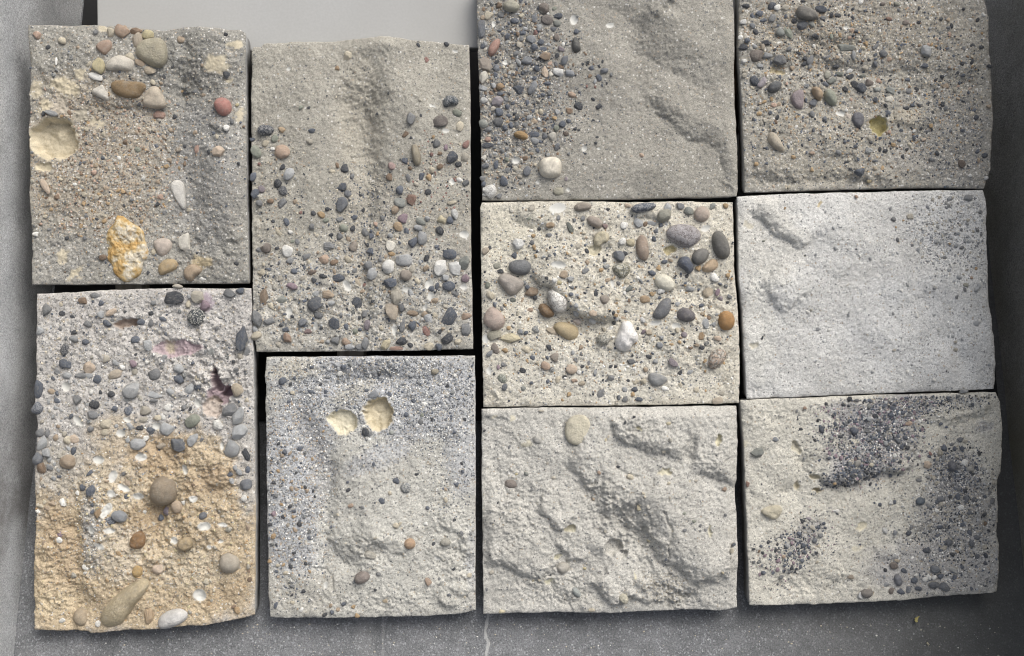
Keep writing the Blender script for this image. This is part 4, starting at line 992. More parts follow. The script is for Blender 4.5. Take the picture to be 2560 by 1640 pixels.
E.pebbles("229,38,44,40,0,n 150,110,64,58,60,c 100,210,150,56,88,bg 128,475,112,98,-50,tg 207,500,54,54,0,gb 115,570,100,58,75,cw,a 345,152,60,40,0,b 490,133,64,40,-80,bg 560,62,72,74,0,gn 583,148,84,70,-35,gkn 668,118,62,40,10,bk 657,172,62,44,0,gv 632,215,56,34,0,bg 530,205,50,38,70,l 592,98,24,w 405,240,46,44,30,b 502,238,42,30,60,r 467,290,66,58,-45,lb 540,312,48,40,0,b 493,350,56,44,-30,b 655,275,56,44,-60,ng 802,233,38,34,0,b 572,418,82,58,15,nt 437,440,86,54,-5,lb 375,452,58,34,-70,l 718,445,78,52,65,bg 660,410,40,30,80,k 705,328,34,26,80,w,a 690,365,50,32,-20,gp 568,530,86,46,-70,ce 670,530,80,66,-40,lw 752,545,66,54,-40,lb 614,550,40,34,60,wc 585,618,52,26,5,b 510,505,46,36,-40,b 380,655,102,72,-10,bk 480,650,100,48,60,lb 220,752,84,74,20,lp 229,830,64,60,0,b 225,905,70,66,0,gk 117,915,68,60,0,vg 153,960,52,46,0,g 148,1032,44,40,0,re 145,1075,86,36,0,bk 242,640,60,50,0,no 770,700,56,44,-10,te 818,787,66,58,0,k 968,787,42,42,0,k 750,822,48,46,0,n 695,920,54,54,40,b 745,897,34,30,0,b 655,950,44,40,20,v 485,997,88,46,-5,b 490,1045,66,50,-10,gl 623,1012,72,58,60,lc 566,1010,44,44,0,bg 725,990,40,36,20,nk 660,1088,56,36,75,bg 673,1418,76,58,0,cv 165,1410,92,84,-50,w,v 268,1340,74,54,85,b,a 437,1268,70,52,70,bg 207,1218,64,34,88,b 128,1225,54,44,-10,gb 117,1167,42,34,60,wc 290,1182,42,38,0,v 424,1170,38,32,0,n 725,1325,36,28,70,pg 592,1145,30,l 1006,530,56,36,10,bg 970,580,52,38,-70,b 938,605,40,24,70,l 913,505,40,36,0,b 887,465,22,k 848,478,26,k 902,565,26,n 955,1017,20,k 945,1058,26,24,0,k 790,957,24,k 818,965,22,k 930,890,18,k 1285,1152,40,36,0,te,a 745,1138,22,g 540,825,34,c 525,885,22,w 640,875,30,o 320,925,44,36,70,b 270,945,44,36,-40,b 360,920,38,38,0,g 420,930,44,38,-40,g 360,390,48,40,40,g 318,495,40,s 205,555,44,32,80,b 110,650,66,40,-20,l 115,740,56,44,30,lw,a 480,820,36,30,60,b 600,690,40,28,-60,g 240,692,44,30,0,b 410,535,36,30,0,b 105,340,44,40,0,b 125,320,34,l 245,110,60,50,0,g 530,60,40,b 300,20,30,n 640,60,30,v 190,630,34,l 205,660,38,40,0,n 555,365,56,34,0,b 600,330,26,l 610,470,40,26,20,e,a 650,470,34,g 690,495,50,24,-20,n,a 780,480,20,n 830,512,16,w 880,640,18,r 940,645,20,r 630,930,28,b 300,855,30,b 455,870,44,40,40,l 660,830,34,l 290,900,22,o 110,1320,44,36,0,g 115,1360,34,b 280,1140,24,l 165,1150,30,g 340,1110,26,g 150,1280,24,s 230,1450,50,36,0,g 120,1440,30,w")
E.scatter(320, 620, 300, 760, 0, 110, 9, 18, ['b', 'g', 'k', 'l', 's', 'n', 'c', 'b', 't'])
E.scatter(880, 560, 180, 200, 0, 8, 8, 11, ['k', 'n', 'b'])
E.gravel(310, 650, 330, 760, 0, 3600, 3, 9, ['b', 'g', 'k', 's', 's', 'l', 'n', 'c', 't'])
E.gravel(700, 700, 220, 560, 0, 600, 3, 7, ['k', 'g', 's', 'n', 'b'])
E.gravel(1200, 700, 760, 740, 0, 700, 2.2, 4, ['k', 'n', 's', 'c', 'g'])
E.finish()

# --- slab of large mixed pebbles, third column middle
F = Slab(6, 1170, 480, 2.75,
    [(95, 72), (300, 66), (600, 62), (900, 65), (1100, 72), (1300, 66), (1500, 65), (1820, 72)],
    [(1820, 72), (1828, 400), (1840, 650), (1858, 800), (1865, 1000), (1870, 1300), (1865, 1452)],
    [(105, 1480), (600, 1472), (1000, 1468), (1400, 1462), (1865, 1452)],
    [(95, 72), (84, 110), (90, 500), (98, 1000), (105, 1480)],
    (.54, .51, .435), 'cream sandy slab studded with large rounded pebbles, one white and bone-shaped',
    [('t', 300, 300, 260, 200, 0, (.53, .50, .41), .5, .15), ('t', 900, 1250, 760, 200, 0, (.56, .54, .48), .6, .28),
     ('l', [(380, 560), (450, 590), (520, 645), (570, 670), (690, 815), (850, 885), (960, 905), (1080, 895)], 13, 7, 70), ('b', 620, 900, 200, 90, -20, -6), ('b', 800, 930, 130, 60, -10, -4), ('b', 420, 720, 150, 90, -30, -5),
     ('l', [(1100, 130), (1180, 190), (1300, 190), (1400, 215)], 5, 6, 30), ('b', 350, 200, 200, 80, -20, -3), ('b', 640, 420, 200, 80, -20, 2), ('l', [(280, 170), (380, 220), (480, 240), (600, 290)], 4, 14, 40),
     ('b', 1650, 420, 200, 160, 0, 3), ('b', 1550, 700, 150, 60, 0, -3), ('r', 1650, 750, 200, 150, 0, 2), ('r', 140, 1430, 100, 60, 0, 3), ('r', 900, 350, 200, 200, 0, 1.6), ('r', 1600, 1150, 260, 160, 0, 1.8), ('r', 900, 900, 700, 600, 0, .8),
     ('i', 615, 112, 62, 38, 10), ('i', 620, 505, 56, 24, -8), ('i', 1290, 900, 44, 18, 5), ('i', 1630, 250, 36, 22, 20), ('i', 990, 630, 12, 34, 0), ('i', 120, 1010, 20, 34, 0), ('i', 145, 1230, 20, 28, 0), ('i', 1430, 920, 34, 22, 0),
     ('h', 1390, 400, 46, 30, 0, 5, (.50, .445, .29)), ('h', 880, 390, 50, 40, 20, 3, (.50, .46, .35))],
    coarse=.22, rough=.75)
F.stone([(1357, 290), (1365, 255), (1410, 225), (1480, 218), (1550, 232), (1595, 270), (1605, 310), (1580, 350), (1530, 385), (1470, 385), (1420, 355), (1375, 325)], 16, (.40, .38, .385), M_VEIN, seed=1, label='large pale grey pebble with dark veins')
F.stone([(1672, 300), (1700, 265), (1740, 270), (1775, 320), (1800, 390), (1795, 445), (1755, 468), (1710, 455), (1680, 400), (1672, 350)], 14, (.165, .16, .148), M_CLEAN, lump=.02, seed=2)
F.stone([(1530, 450), (1555, 405), (1600, 385), (1640, 390), (1658, 425), (1640, 475), (1590, 505), (1545, 495)], 11, (.205, .20, .187), M_CLEAN, lump=.02, seed=3)
F.stone([(1436, 480), (1460, 445), (1515, 440), (1530, 480), (1555, 510), (1540, 555), (1510, 568), (1480, 530), (1445, 510)], 11, (.105, .118, .15), power=3, seed=4)
F.stone([(1150, 380), (1160, 320), (1190, 290), (1225, 310), (1240, 370), (1245, 440), (1220, 478), (1185, 465), (1158, 425)], 10, (.35, .28, .225), seed=5)
F.stone([(1275, 600), (1300, 565), (1345, 560), (1400, 590), (1428, 635), (1420, 670), (1370, 688), (1320, 665), (1290, 640)], 11, (.72, .69, .58), M_CLEAN, power=2.8, seed=6)
F.stone([(1262, 850), (1290, 800), (1330, 740), (1380, 722), (1400, 750), (1395, 800), (1370, 850), (1330, 876), (1285, 872)], 10, (.185, .19, .20), seed=7)
F.stone([(1428, 845), (1445, 805), (1490, 790), (1540, 810), (1570, 850), (1560, 882), (1510, 895), (1455, 885)], 11, (.155, .147, .155), seed=8)
F.stone([(1718, 885), (1728, 835), (1770, 812), (1815, 828), (1835, 870), (1830, 920), (1800, 950), (1760, 955), (1728, 930)], 12, (.40, .235, .105), M_CLEAN, lump=.02, seed=9, label='round orange-brown pebble')
F.stone([(1645, 1160), (1660, 1115), (1700, 1080), (1750, 1075), (1782, 1105), (1765, 1160), (1720, 1205), (1680, 1222), (1650, 1200)], 11, (.45, .355, .285), M_SPECK, seed=10)
F.stone([(275, 515), (290, 480), (345, 462), (410, 468), (442, 505), (435, 545), (390, 575), (330, 572), (290, 550)], 12, (.18, .185, .19), M_CLEAN, lump=.02, seed=11)
F.stone([(198, 605), (215, 565), (260, 553), (320, 575), (380, 605), (388, 640), (350, 690), (300, 718), (265, 695), (235, 655)], 15, (.41, .37, .33), lump=.03, seed=12)
F.stone([(543, 715), (550, 670), (585, 655), (630, 675), (680, 710), (702, 755), (690, 805), (650, 835), (605, 830), (570, 790)], 15, (.78, .76, .71), M_VEIN, seed=13, sink=.0, label='white pebble with brown veins')
F.stone([(480, 800), (495, 765), (530, 765), (570, 795), (600, 840), (575, 865), (530, 862), (495, 835)], 11, (.215, .145, .085), seed=14)
F.stone([(103, 880), (120, 825), (155, 785), (190, 795), (240, 840), (262, 890), (235, 935), (190, 955), (150, 940), (115, 910)], 13, (.47, .385, .335), lump=.03, seed=15)
F.stone([(583, 930), (605, 895), (650, 890), (720, 905), (760, 935), (766, 985), (740, 1015), (690, 1028), (650, 1000), (610, 970)], 12, (.47, .385, .245), M_CLEAN, lump=.02, seed=16, tilt=(.05, .1))
F.stone([(1045, 930), (1060, 890), (1095, 880), (1130, 900), (1145, 945), (1172, 985), (1170, 1030), (1130, 1045), (1115, 1085), (1070, 1102), (1020, 1080), (1005, 1030), (1025, 980)], 17, (.84, .82, .79), M_CLEAN, power=2.2, lump=.10, seed=17, label='lumpy white bone-shaped pebble')
F.stone([(882, 1010), (900, 975), (945, 965), (982, 985), (985, 1020), (960, 1050), (915, 1055), (888, 1038)], 11, (.42, .40, .34), M_SPECK, seed=18)
F.stone([(1232, 1280), (1245, 1245), (1290, 1240), (1350, 1265), (1380, 1285), (1350, 1320), (1300, 1342), (1260, 1325)], 7, (.28, .285, .285), seed=19)
F.stone([(1110, 120), (1140, 92), (1200, 75), (1270, 75), (1297, 95), (1270, 125), (1200, 142), (1140, 148)], 10, (.12, .135, .165), M_STREAK, seed=20)
F.stone([(1548, 165), (1560, 120), (1600, 93), (1645, 105), (1665, 150), (1650, 190), (1610, 212), (1570, 198)], 9, (.44, .37, .315), seed=21)
F.stone([(1600, 520), (1640, 480), (1680, 450), (1715, 470), (1725, 510), (1690, 545), (1640, 557), (1610, 545)], 8, (.51, .395, .275), M_CLEAN, seed=22, sink=.3)
F.stone([(860, 340), (868, 300), (900, 272), (945, 265), (972, 300), (965, 345), (925, 350), (905, 378), (875, 375)], 6, (.52, .47, .345), power=3, lump=.25, seed=23)
F.stone([(982, 530), (1000, 500), (1050, 487), (1100, 495), (1118, 525), (1105, 565), (1060, 600), (1015, 580)], 9, (.36, .34, .26), M_SPECK, power=3, lump=.15, seed=24)
F.stone([(812, 190), (830, 165), (870, 165), (920, 195), (930, 225), (905, 255), (860, 240), (825, 220)], 9, (.34, .295, .255), seed=25)
F.stone([(722, 115), (740, 80), (800, 68), (848, 85), (850, 115), (800, 130), (750, 138)], 8, (.31, .27, .23), power=3, seed=26)
F.pebbles("1518,135,66,60,-30,gv 1460,98,50,44,0,g 1345,165,96,80,30,sv 1370,110,70,50,80,l 1032,443,86,70,-10,bg 1075,428,50,36,-20,k 1325,678,52,36,10,w,a 1637,905,78,48,-60,l 437,685,86,58,0,nt 580,960,84,44,-25,tc 293,1005,124,62,0,yc 180,985,92,70,0,cv 748,835,50,42,0,l 750,890,50,50,0,we 858,885,50,44,0,wl 855,835,50,42,-20,ce 1068,865,40,26,0,t 985,935,36,26,80,w 935,742,66,64,0,tg 1218,738,74,52,-10,to 805,548,54,46,0,g 655,570,56,48,60,t 590,612,36,32,60,w,q 625,625,34,30,0,y 563,232,58,38,10,ot 697,245,84,38,-55,vk 1072,228,56,50,60,w 942,238,36,34,0,pn 490,253,24,k 437,265,26,w 750,373,46,40,60,s 350,350,86,74,30,lw,a 440,348,46,38,0,kg 120,405,54,46,60,ts 150,382,28,k 318,437,48,34,70,b 223,545,42,28,0,k 200,505,58,42,20,vs 450,300,28,o 815,408,36,24,-60,k 815,485,36,34,0,t,a 913,537,28,o 938,473,28,k 1060,340,48,44,10,w 1118,350,54,50,0,yc 1290,268,34,32,0,gb 1170,210,68,58,-60,l 1270,215,76,30,-5,l 1218,222,36,26,70,n 1655,685,80,64,70,tc 1695,585,68,60,-20,w 1785,572,30,o 1265,557,50,36,-10,b 1310,520,30,o 1582,525,40,36,0,o 1105,668,54,36,45,bv 1030,630,32,28,0,g 957,605,30,t 868,637,16,o 705,705,32,26,20,b 740,655,16,k 408,655,38,34,-60,b 462,725,34,34,0,k 307,742,46,30,-20,kv 155,712,60,44,-50,c,a 183,775,36,26,-60,b 428,810,42,28,0,te 468,942,50,42,-20,gl,s 398,968,26,b 360,965,44,36,-60,lb 190,1077,74,50,-55,ng 253,1090,40,32,0,o 400,1085,66,48,-20,c,a 600,1135,66,60,0,gt 535,1195,66,54,-20,te 712,1217,68,66,-40,ce 378,1227,42,34,-10,k 445,1140,36,b 557,1068,46,30,-70,k 1130,1165,66,34,10,kg 1410,1178,74,42,-35,gp,a 1245,1130,34,k 1220,1222,34,30,0,t 985,1277,52,40,40,g,a 1318,1052,44,40,0,lb 1485,980,40,38,0,gp 1602,992,56,38,80,no 1530,1070,30,n 1243,965,40,36,0,ct 1205,962,38,26,60,pk 237,1282,66,56,-20,v,s 620,1290,50,34,70,c 732,1297,40,28,-10,te 783,1315,42,34,0,tc 912,1380,88,48,80,g 252,1340,50,36,80,gb 380,1348,36,30,0,lv 1355,1350,52,30,-5,w 1570,1356,38,36,0,c,a 1460,1327,26,c 1748,1387,36,34,0,s 1715,1435,72,42,10,ts 1145,1358,40,34,10,kb 1035,1413,36,28,70,gb 1080,1425,46,34,30,g 1175,1425,50,28,-10,b 650,1430,22,o 1020,740,24,c 1028,820,24,o 1105,747,24,n 995,830,24,k 300,128,38,26,-20,wc 440,112,50,38,70,s 1100,92,44,26,0,ce 1770,95,36,32,-30,o 1680,100,50,44,70,lv 960,120,26,k 620,180,30,g 1530,665,56,34,-10,gl 1715,690,50,28,70,p 1735,730,34,34,0,gp 1800,720,30,g 1605,735,24,w 1605,780,30,b 1200,880,42,36,-30,lw 1190,615,44,22,-50,gl,a 730,195,26,g 150,1110,56,30,40,lb 1330,1000,30,l 1690,905,36,l 1655,865,26,n 1715,1005,40,ce 720,1105,28,l 740,1155,34,g 785,1200,26,k 1015,1200,22,k 1290,1165,30,l 210,1205,30,p 243,1187,34,g 180,1250,20,k 665,1270,26,k 560,443,24,g 420,185,24,v 135,640,40,v 1440,950,28,c")
F.scatter(960, 800, 840, 660, 0, 110, 9, 17, ['t', 'g', 'b', 'c', 'k', 's', 'l', 'o', 'w'])
F.gravel(960, 780, 900, 700, 0, 3200, 3, 9, ['s', 's', 'c', 'g', 'k', 't', 'l', 'b', 'o', 'w'])
F.finish()

# --- eroded pale sand slab, third column foot
G = Slab(7, 1170, 1000, 2.4057,
    [(82, 55), (400, 48), (800, 45), (1200, 40), (1610, 35)],
    [(1610, 35), (1618, 250), (1605, 420), (1605, 600), (1615, 800), (1618, 1246)],
    [(92, 1290), (400, 1282), (500, 1278), (850, 1283), (1000, 1275), (1250, 1265), (1380, 1258), (1500, 1265), (1618, 1246)],
    [(82, 55), (82, 500), (90, 900), (92, 1290)],
    (.47, .457, .42), 'pale furrowed sand slab with deep diagonal gullies and one flat cracked cream disc',
    [('l', [(850, 70), (870, 200), (930, 260), (1040, 300), (1130, 320), (1190, 320), (1240, 350), (1310, 370)], 10.7, 12, 70), ('l', [(1320, 430), (1450, 450), (1530, 490), (1610, 530)], 10.7, 14, 60),
     ('l', [(540, 370), (640, 450), (700, 540), (760, 620), (800, 700), (870, 760)], 14.3, 30, 80), ('l', [(900, 720), (1000, 800), (1100, 900), (1200, 985), (1290, 1050), (1340, 1160)], 17.9, 26, 80),
     ('b', 1060, 770, 110, 130, -40, -10), ('b', 1000, 560, 120, 90, -40, 5), ('b', 1200, 700, 90, 130, -20, 4), ('b', 1400, 950, 160, 220, -30, 6), ('b', 740, 780, 130, 200, -45, 4), ('b', 300, 750, 220, 220, 0, 4),
     ('l', [(400, 680), (480, 710), (530, 770), (590, 800)], 8.4, 7, 40), ('l', [(90, 1000), (190, 1005), (290, 1045), (400, 1085), (470, 1100)], 8.4, 9, 60), ('l', [(730, 1080), (800, 1170), (850, 1235), (890, 1270)], 9.5, 8, 50), ('l', [(520, 850), (570, 920), (600, 980)], 5.9, 5, 25),
     ('h', 870, 880, 60, 62, -40, 9, None), ('b', 800, 860, 60, 40, -40, 5), ('h', 930, 930, 24, 30, 30, 6, None),
     ('c', [(1160, 650), (1190, 700), (1212, 770), (1200, 850), (1205, 960)], 3.5, 1.3), ('c', [(1212, 770), (1240, 825)], 2, 1.0), ('c', [(890, 390), (940, 430), (1000, 450)], 2.5, 2),
     ('l', [(990, 790), (1050, 780), (1110, 830), (1170, 900)], 4.8, 4, 14), ('l', [(1100, 940), (1200, 985)], 3.5, 3, 10),
     ('l', [(930, 1190), (1010, 1190), (1090, 1215), (1180, 1200)], 5.9, 7, 30), ('l', [(980, 1050), (1000, 1130), (1080, 1180)], 4.8, 8, 30),
     ('b', 120, 150, 90, 60, 0, -3), ('l', [(100, 100), (180, 110), (240, 130)], 3.5, 8, 20), ('b', 160, 420, 60, 80, 0, -4), ('b', 500, 300, 160, 100, -30, 3),
     ('r', 870, 680, 160, 160, -40, 4.32), ('r', 1050, 850, 180, 120, -40, 4.05), ('r', 1180, 1120, 190, 110, 0, 3.78), ('r', 1260, 1200, 90, 60, 0, 6.75), ('r', 1000, 180, 160, 120, 0, 2.97), ('r', 520, 1050, 200, 90, 20, 3.24), ('r', 250, 700, 250, 260, 0, 2.16), ('r', 1450, 350, 220, 140, 0, 2.03), ('r', 650, 1200, 240, 90, 0, 2.7), ('r', 760, 520, 120, 100, -40, 2.97),
     ('h', 1495, 240, 18, 34, -12, 5, (.52, .49, .37)), ('h', 1170, 425, 34, 20, 10, 3, (.54, .51, .40)), ('h', 612, 780, 36, 18, 0, 5, (.54, .51, .40)), ('h', 1025, 175, 20, 13, 0, 3, (.54, .50, .36)), ('t', 500, 1090, 30, 22, 0, (.55, .52, .38), .9, 0), ('t', 165, 98, 18, 14, 0, PALE, .8, 0), ('t', 260, 98, 16, 10, 0, PALE, .8, 0), ('h', 1445, 780, 9, 30, 0, 2, (.54, .51, .40)), ('t', 1000, 1060, 9, 30, 0, (.56, .52, .38), .9, 0), ('h', 540, 935, 26, 12, 40, 3, (.56, .53, .42)), ('t', 350, 260, 30, 24, 0, (.52, .48, .36), .6, 0)],
    coarse=.07, rough=.95, bigamp=2.5)
G.stone([(580, 180), (590, 130), (620, 95), (665, 83), (710, 92), (738, 135), (740, 180), (725, 230), (690, 265), (650, 272), (605, 255), (583, 215)], 6, (.565, .525, .415), M_CLEAN, power=7, lump=.08, seed=1, sink=-.25, name='cracked_disc', label='flat cracked cream disc')
G.stone([(528, 1010), (540, 985), (575, 970), (605, 980), (615, 1010), (590, 1040), (550, 1045)], 9, (.46, .435, .385), seed=2)
G.stone([(905, 1165), (930, 1150), (955, 1165), (965, 1200), (945, 1225), (915, 1205), (900, 1185)], 7, (.54, .51, .41), power=4, lump=.25, seed=3)
G.stone([(622, 1135), (640, 1120), (665, 1140), (685, 1170), (675, 1188), (650, 1182), (630, 1165)], 7, (.34, .36, .35), seed=4)
G.stone([(385, 240), (395, 215), (415, 205), (440, 225), (445, 255), (415, 265)], 5, (.43, .42, .39), power=3, lump=.15, seed=5)
G.pebbles("262,505,80,48,-5,ng 747,477,30,22,70,w,q 968,455,42,32,-20,c 1018,640,36,26,-50,yc 1043,548,22,c 1072,628,22,wc 1585,857,26,20,60,bk 1570,890,26,c 1533,530,28,te 785,430,24,te 753,592,20,t 743,1262,38,22,10,c 205,1272,38,22,0,yc 822,236,22,yc 1195,135,28,20,0,yc 990,95,16,k 142,1038,28,s 113,1138,16,g 350,440,26,gv 1383,740,20,g 1195,488,20,c 1323,478,16,c 302,573,16,n 433,1012,14,b 440,65,32,14,0,s 1090,848,38,16,-25,yc,a 1515,1020,18,yc 1050,565,14,c 1057,678,14,c 640,965,16,s 250,285,22,g 1195,1082,14,g 1500,940,14,w 370,985,14,g 700,1105,16,g 1185,950,18,b 1345,715,20,v 800,590,12,w 1285,668,18,v 430,1080,20,c 392,1085,14,yc 100,185,14,k 133,925,12,k 575,718,12,k")
G.scatter(840, 660, 700, 560, 0, 20, 8, 11, ['g', 'c', 's', 'k', 'y'])
G.gravel(840, 660, 760, 600, 0, 1000, 2.5, 5, ['s', 's', 'g', 'k', 'c', 'b'])
G.gravel(1180, 1130, 150, 90, 0, 500, 3, 7, ['s', 's', 'l', 's'])
G.finish()

# --- gritty pebble slab, fourth column top
H = Slab(8, 1820, 0, 2.9622,
    [(88, -140), (700, -138), (1300, -136), (1898, -140)],
    [(1898, -140), (1905, 30), (1930, 120), (1935, 300), (1945, 450), (1960, 600), (1958, 700), (1965, 900), (1955, 1100), (1950, 1250), (1920, 1330), (1895, 1398)],
    [(125, 1424), (400, 1414), (800, 1402), (1100, 1395), (1400, 1388), (1700, 1390), (1895, 1398)],
    [(88, -140), (78, 350), (100, 700), (115, 1000), (120, 1250), (125, 1424)],
    (.335, .32, .282), 'gritty beige slab speckled with dark pebbles, one olive pit beside a slate pebble',
    [('t', 900, 200, 900, 260, 0, (.30, .277, .232), .6, .5), ('t', 600, 1000, 520, 400, 0, (.37, .345, .29), .5, .4), ('t', 1700, 1100, 300, 400, 0, (.275, .268, .252), .7, .4), ('t', 1600, 560, 300, 120, 0, (.26, .25, .222), .6, .5),
     ('b', 900, 520, 500, 60, -8, -5), ('b', 1550, 560, 300, 60, -8, -4), ('b', 500, 280, 300, 60, -10, -4), ('b', 1300, 880, 200, 150, 0, 3), ('b', 700, 980, 300, 160, 0, 3), ('b', 800, 1340, 400, 50, 0, -4), ('b', 400, 500, 90, 40, 0, -4),
     ('l', [(140, 1270), (300, 1330), (480, 1360), (600, 1330)], 4, 12, 40), ('l', [(1180, 890), (1240, 930), (1400, 960), (1560, 920)], 3.5, 9, 50), ('l', [(900, 1340), (1050, 1360), (1180, 1330)], 4, 8, 30), ('l', [(700, 1170), (820, 1160), (950, 1150)], 3, 9, 30), ('l', [(640, 330), (800, 320), (960, 300), (1100, 300)], 3.5, 9, 40), ('l', [(1350, 640), (1500, 660), (1700, 640), (1880, 600)], 4, 14, 50),
     ('t', 1310, 880, 120, 70, -15, (.42, .385, .32), .95, .02), ('t', 1330, 1180, 140, 120, 0, (.42, .40, .36), .7, .2),
     ('r', 500, 500, 500, 350, 0, 1.6), ('r', 1500, 560, 400, 250, 0, 1.3), ('r', 400, 1330, 350, 90, 0, 1.8), ('r', 1100, 1330, 250, 90, 0, 1.8),
     ('h', 1112, 935, 64, 72, 35, 11, (.47, .42, .235)), ('h', 370, 530, 55, 26, 0, 4, (.50, .44, .31)),
     ('i', 830, 845, 38, 22, -10), ('i', 385, 310, 22, 10, 20), ('i', 870, 210, 20, 14, 0)],
    coarse=.46, rough=.85)
H.stone([(500, 80), (520, 42), (570, 45), (640, 85), (672, 120), (665, 145), (610, 158), (540, 148), (505, 120)], 12, (.225, .215, .195), power=4, seed=1)
H.stone([(458, 730), (475, 690), (520, 663), (558, 665), (560, 730), (555, 800), (535, 818), (505, 808), (475, 775)], 8, (.31, .265, .27), M_CLEAN, power=4, seed=2)
H.stone([(613, 660), (630, 640), (665, 645), (700, 680), (703, 720), (680, 752), (650, 745), (630, 705)], 12, (.44, .335, .23), seed=3)
H.stone([(707, 700), (720, 665), (750, 657), (790, 690), (808, 740), (800, 785), (770, 790), (735, 765), (712, 735)], 12, (.34, .355, .29), seed=4)
H.stone([(905, 890), (918, 845), (955, 830), (992, 845), (1003, 890), (990, 935), (962, 958), (925, 935)], 8, (.165, .165, .18), M_CLEAN, power=3.5, seed=5, label='flat slate-grey pebble')
H.stone([(288, 1010), (305, 978), (340, 985), (375, 1030), (405, 1085), (412, 1120), (390, 1132), (345, 1110), (305, 1075), (292, 1045)], 9, (.48, .425, .34), seed=6)
H.stone([(922, 1278), (940, 1258), (975, 1250), (1003, 1245), (1005, 1275), (985, 1312), (955, 1308)], 8, (.105, .12, .145), seed=7)
H.stone([(290, 655), (310, 615), (355, 598), (395, 608), (398, 640), (370, 680), (330, 692), (300, 685)], 10, (.135, .14, .145), seed=8)
H.pebbles("685,72,82,48,-15,bk 548,190,78,62,25,gbk 618,180,48,36,-20,vl 363,53,50,46,60,w 420,60,74,46,20,s,a 325,45,56,48,60,bk 235,97,54,48,-20,b,a 322,137,70,54,60,g 182,115,44,34,70,b 130,45,54,32,0,k 112,160,50,40,0,wl,a 182,190,44,34,-60,lb 205,240,50,42,70,k 388,235,62,56,0,vl 447,240,92,46,-65,v,a 650,270,60,42,-10,k,a 808,118,52,36,0,k 700,135,46,28,0,g 490,155,40,40,0,k 262,148,50,28,0,b 278,317,58,36,0,k 140,305,40,40,0,b 113,350,72,44,-10,k 95,272,44,34,60,w 252,348,44,40,60,ts 207,415,98,84,0,gn 293,410,70,42,-5,lg 385,450,92,78,-10,gk 612,440,70,48,70,g 572,428,40,36,0,k 567,470,32,k 450,365,40,32,60,g 118,456,42,34,0,w,q 322,462,30,b 880,352,118,54,-2,gv,a 930,412,66,38,-80,gl 1150,397,58,54,-20,gk 1460,388,92,74,-60,gl 1450,490,54,34,0,b 1090,475,46,34,-60,bg 1190,440,44,34,0,te 805,488,50,38,20,k 910,520,58,34,30,lw,a 830,545,60,34,-10,kv 908,565,56,36,30,k 740,553,54,46,60,vs 770,595,66,42,10,vg 770,545,38,24,80,g 725,625,46,32,-15,b 937,625,60,54,0,k 982,655,80,72,0,kb 868,660,46,40,-30,k 1000,560,50,28,0,kv 1045,615,60,54,0,ng 1200,670,70,44,-25,lv 1190,735,62,48,0,cw,a 1100,665,54,38,-10,lv 1335,680,44,40,0,g 1085,742,36,34,20,kb 1160,785,30,k 1515,680,34,24,80,b 1590,770,38,36,0,k 1575,800,24,k 1478,765,24,k,a 197,600,76,58,-70,bk 252,615,84,44,50,lp 630,765,60,48,10,gb 577,745,28,b 870,820,28,w 882,862,50,34,-30,wce,a 335,968,26,k 1730,1210,64,50,-70,nk 1035,1120,54,42,0,l,s 812,1132,42,34,-15,g 620,850,48,38,-60,g 1085,1195,42,24,0,gb 1040,1180,34,28,80,g 1510,1180,42,34,0,g 620,1135,40,24,0,te 207,1217,32,30,0,o 480,1168,38,26,-20,o 275,892,36,32,0,s 248,920,30,s 455,945,30,t 350,908,30,n 500,945,28,w 943,790,28,s 1040,1025,42,34,70,s 1375,972,26,w 935,1088,32,24,20,kb 1120,1108,30,k 1085,1250,36,34,0,tc 945,240,30,kb 915,230,34,te 1190,140,46,34,0,nr 1320,170,58,38,0,gn 1408,170,34,22,0,k 1570,148,26,k 1625,150,32,t 1795,148,36,28,0,w 1845,150,30,k 1650,195,30,k 1625,210,34,24,0,gb 1490,215,26,l 1250,30,46,28,-10,sv 985,10,36,w 1140,30,34,gn 1740,70,26,k 1877,350,36,26,0,k 1805,340,34,30,60,k 1935,490,36,32,0,k 1625,360,28,b 1730,475,30,k 1880,720,30,24,-20,c 1930,790,36,28,0,t 1705,730,26,t 1840,870,40,34,60,kb 1900,1150,42,36,0,kb 1910,1318,32,26,20,wl 1640,1330,22,w 1635,1035,28,b 1450,1035,36,26,30,ce 1325,1105,22,k 1265,1045,24,b 1635,1210,22,b 1855,1190,36,22,70,t 1850,1120,30,b 1735,965,26,b 1425,950,24,k 1700,540,26,k 1720,610,24,b 1330,590,36,26,0,b 1405,590,24,s 625,970,30,24,70,kb 710,885,34,28,-60,bg 780,965,24,k 375,775,32,t 470,785,30,s 320,735,30,o 1020,500,46,38,0,s 1210,350,44,30,70,s 1095,345,60,26,45,g,a 740,420,50,22,30,g,a 650,390,22,t 240,485,40,l 195,345,34,l 120,560,36,34,0,s 640,340,24,w 535,280,18,w 660,490,40,18,80,t 760,275,44,26,-70,v 1400,1080,24,g 1280,1080,20,w 1555,430,24,t 580,1130,24,b 280,1100,24,b 280,1215,24,b 230,1158,26,w 340,1380,24,ce 450,1385,28,c 500,1330,30,s 1045,1340,30,yn 1120,230,22,w 1890,110,40,26,-50,w,a 1480,1290,22,w 1790,1300,22,w 1320,1290,20,k 870,1200,20,k 675,1295,26,c,a 620,1255,28,o 575,1300,28,s")
H.scatter(1000, 600, 900, 700, 0, 120, 9, 15, ['k', 'b', 'g', 't', 's', 'o', 'k', 'c', 'e'])
H.gravel(1000, 640, 980, 720, 0, 4200, 3, 9, ['k', 'g', 's', 't', 's', 'c', 'b', 'o', 'n'])
H.gravel(1650, 900, 300, 560, 0, 900, 3, 8, ['k', 'g', 's', 's', 'l', 'b'])
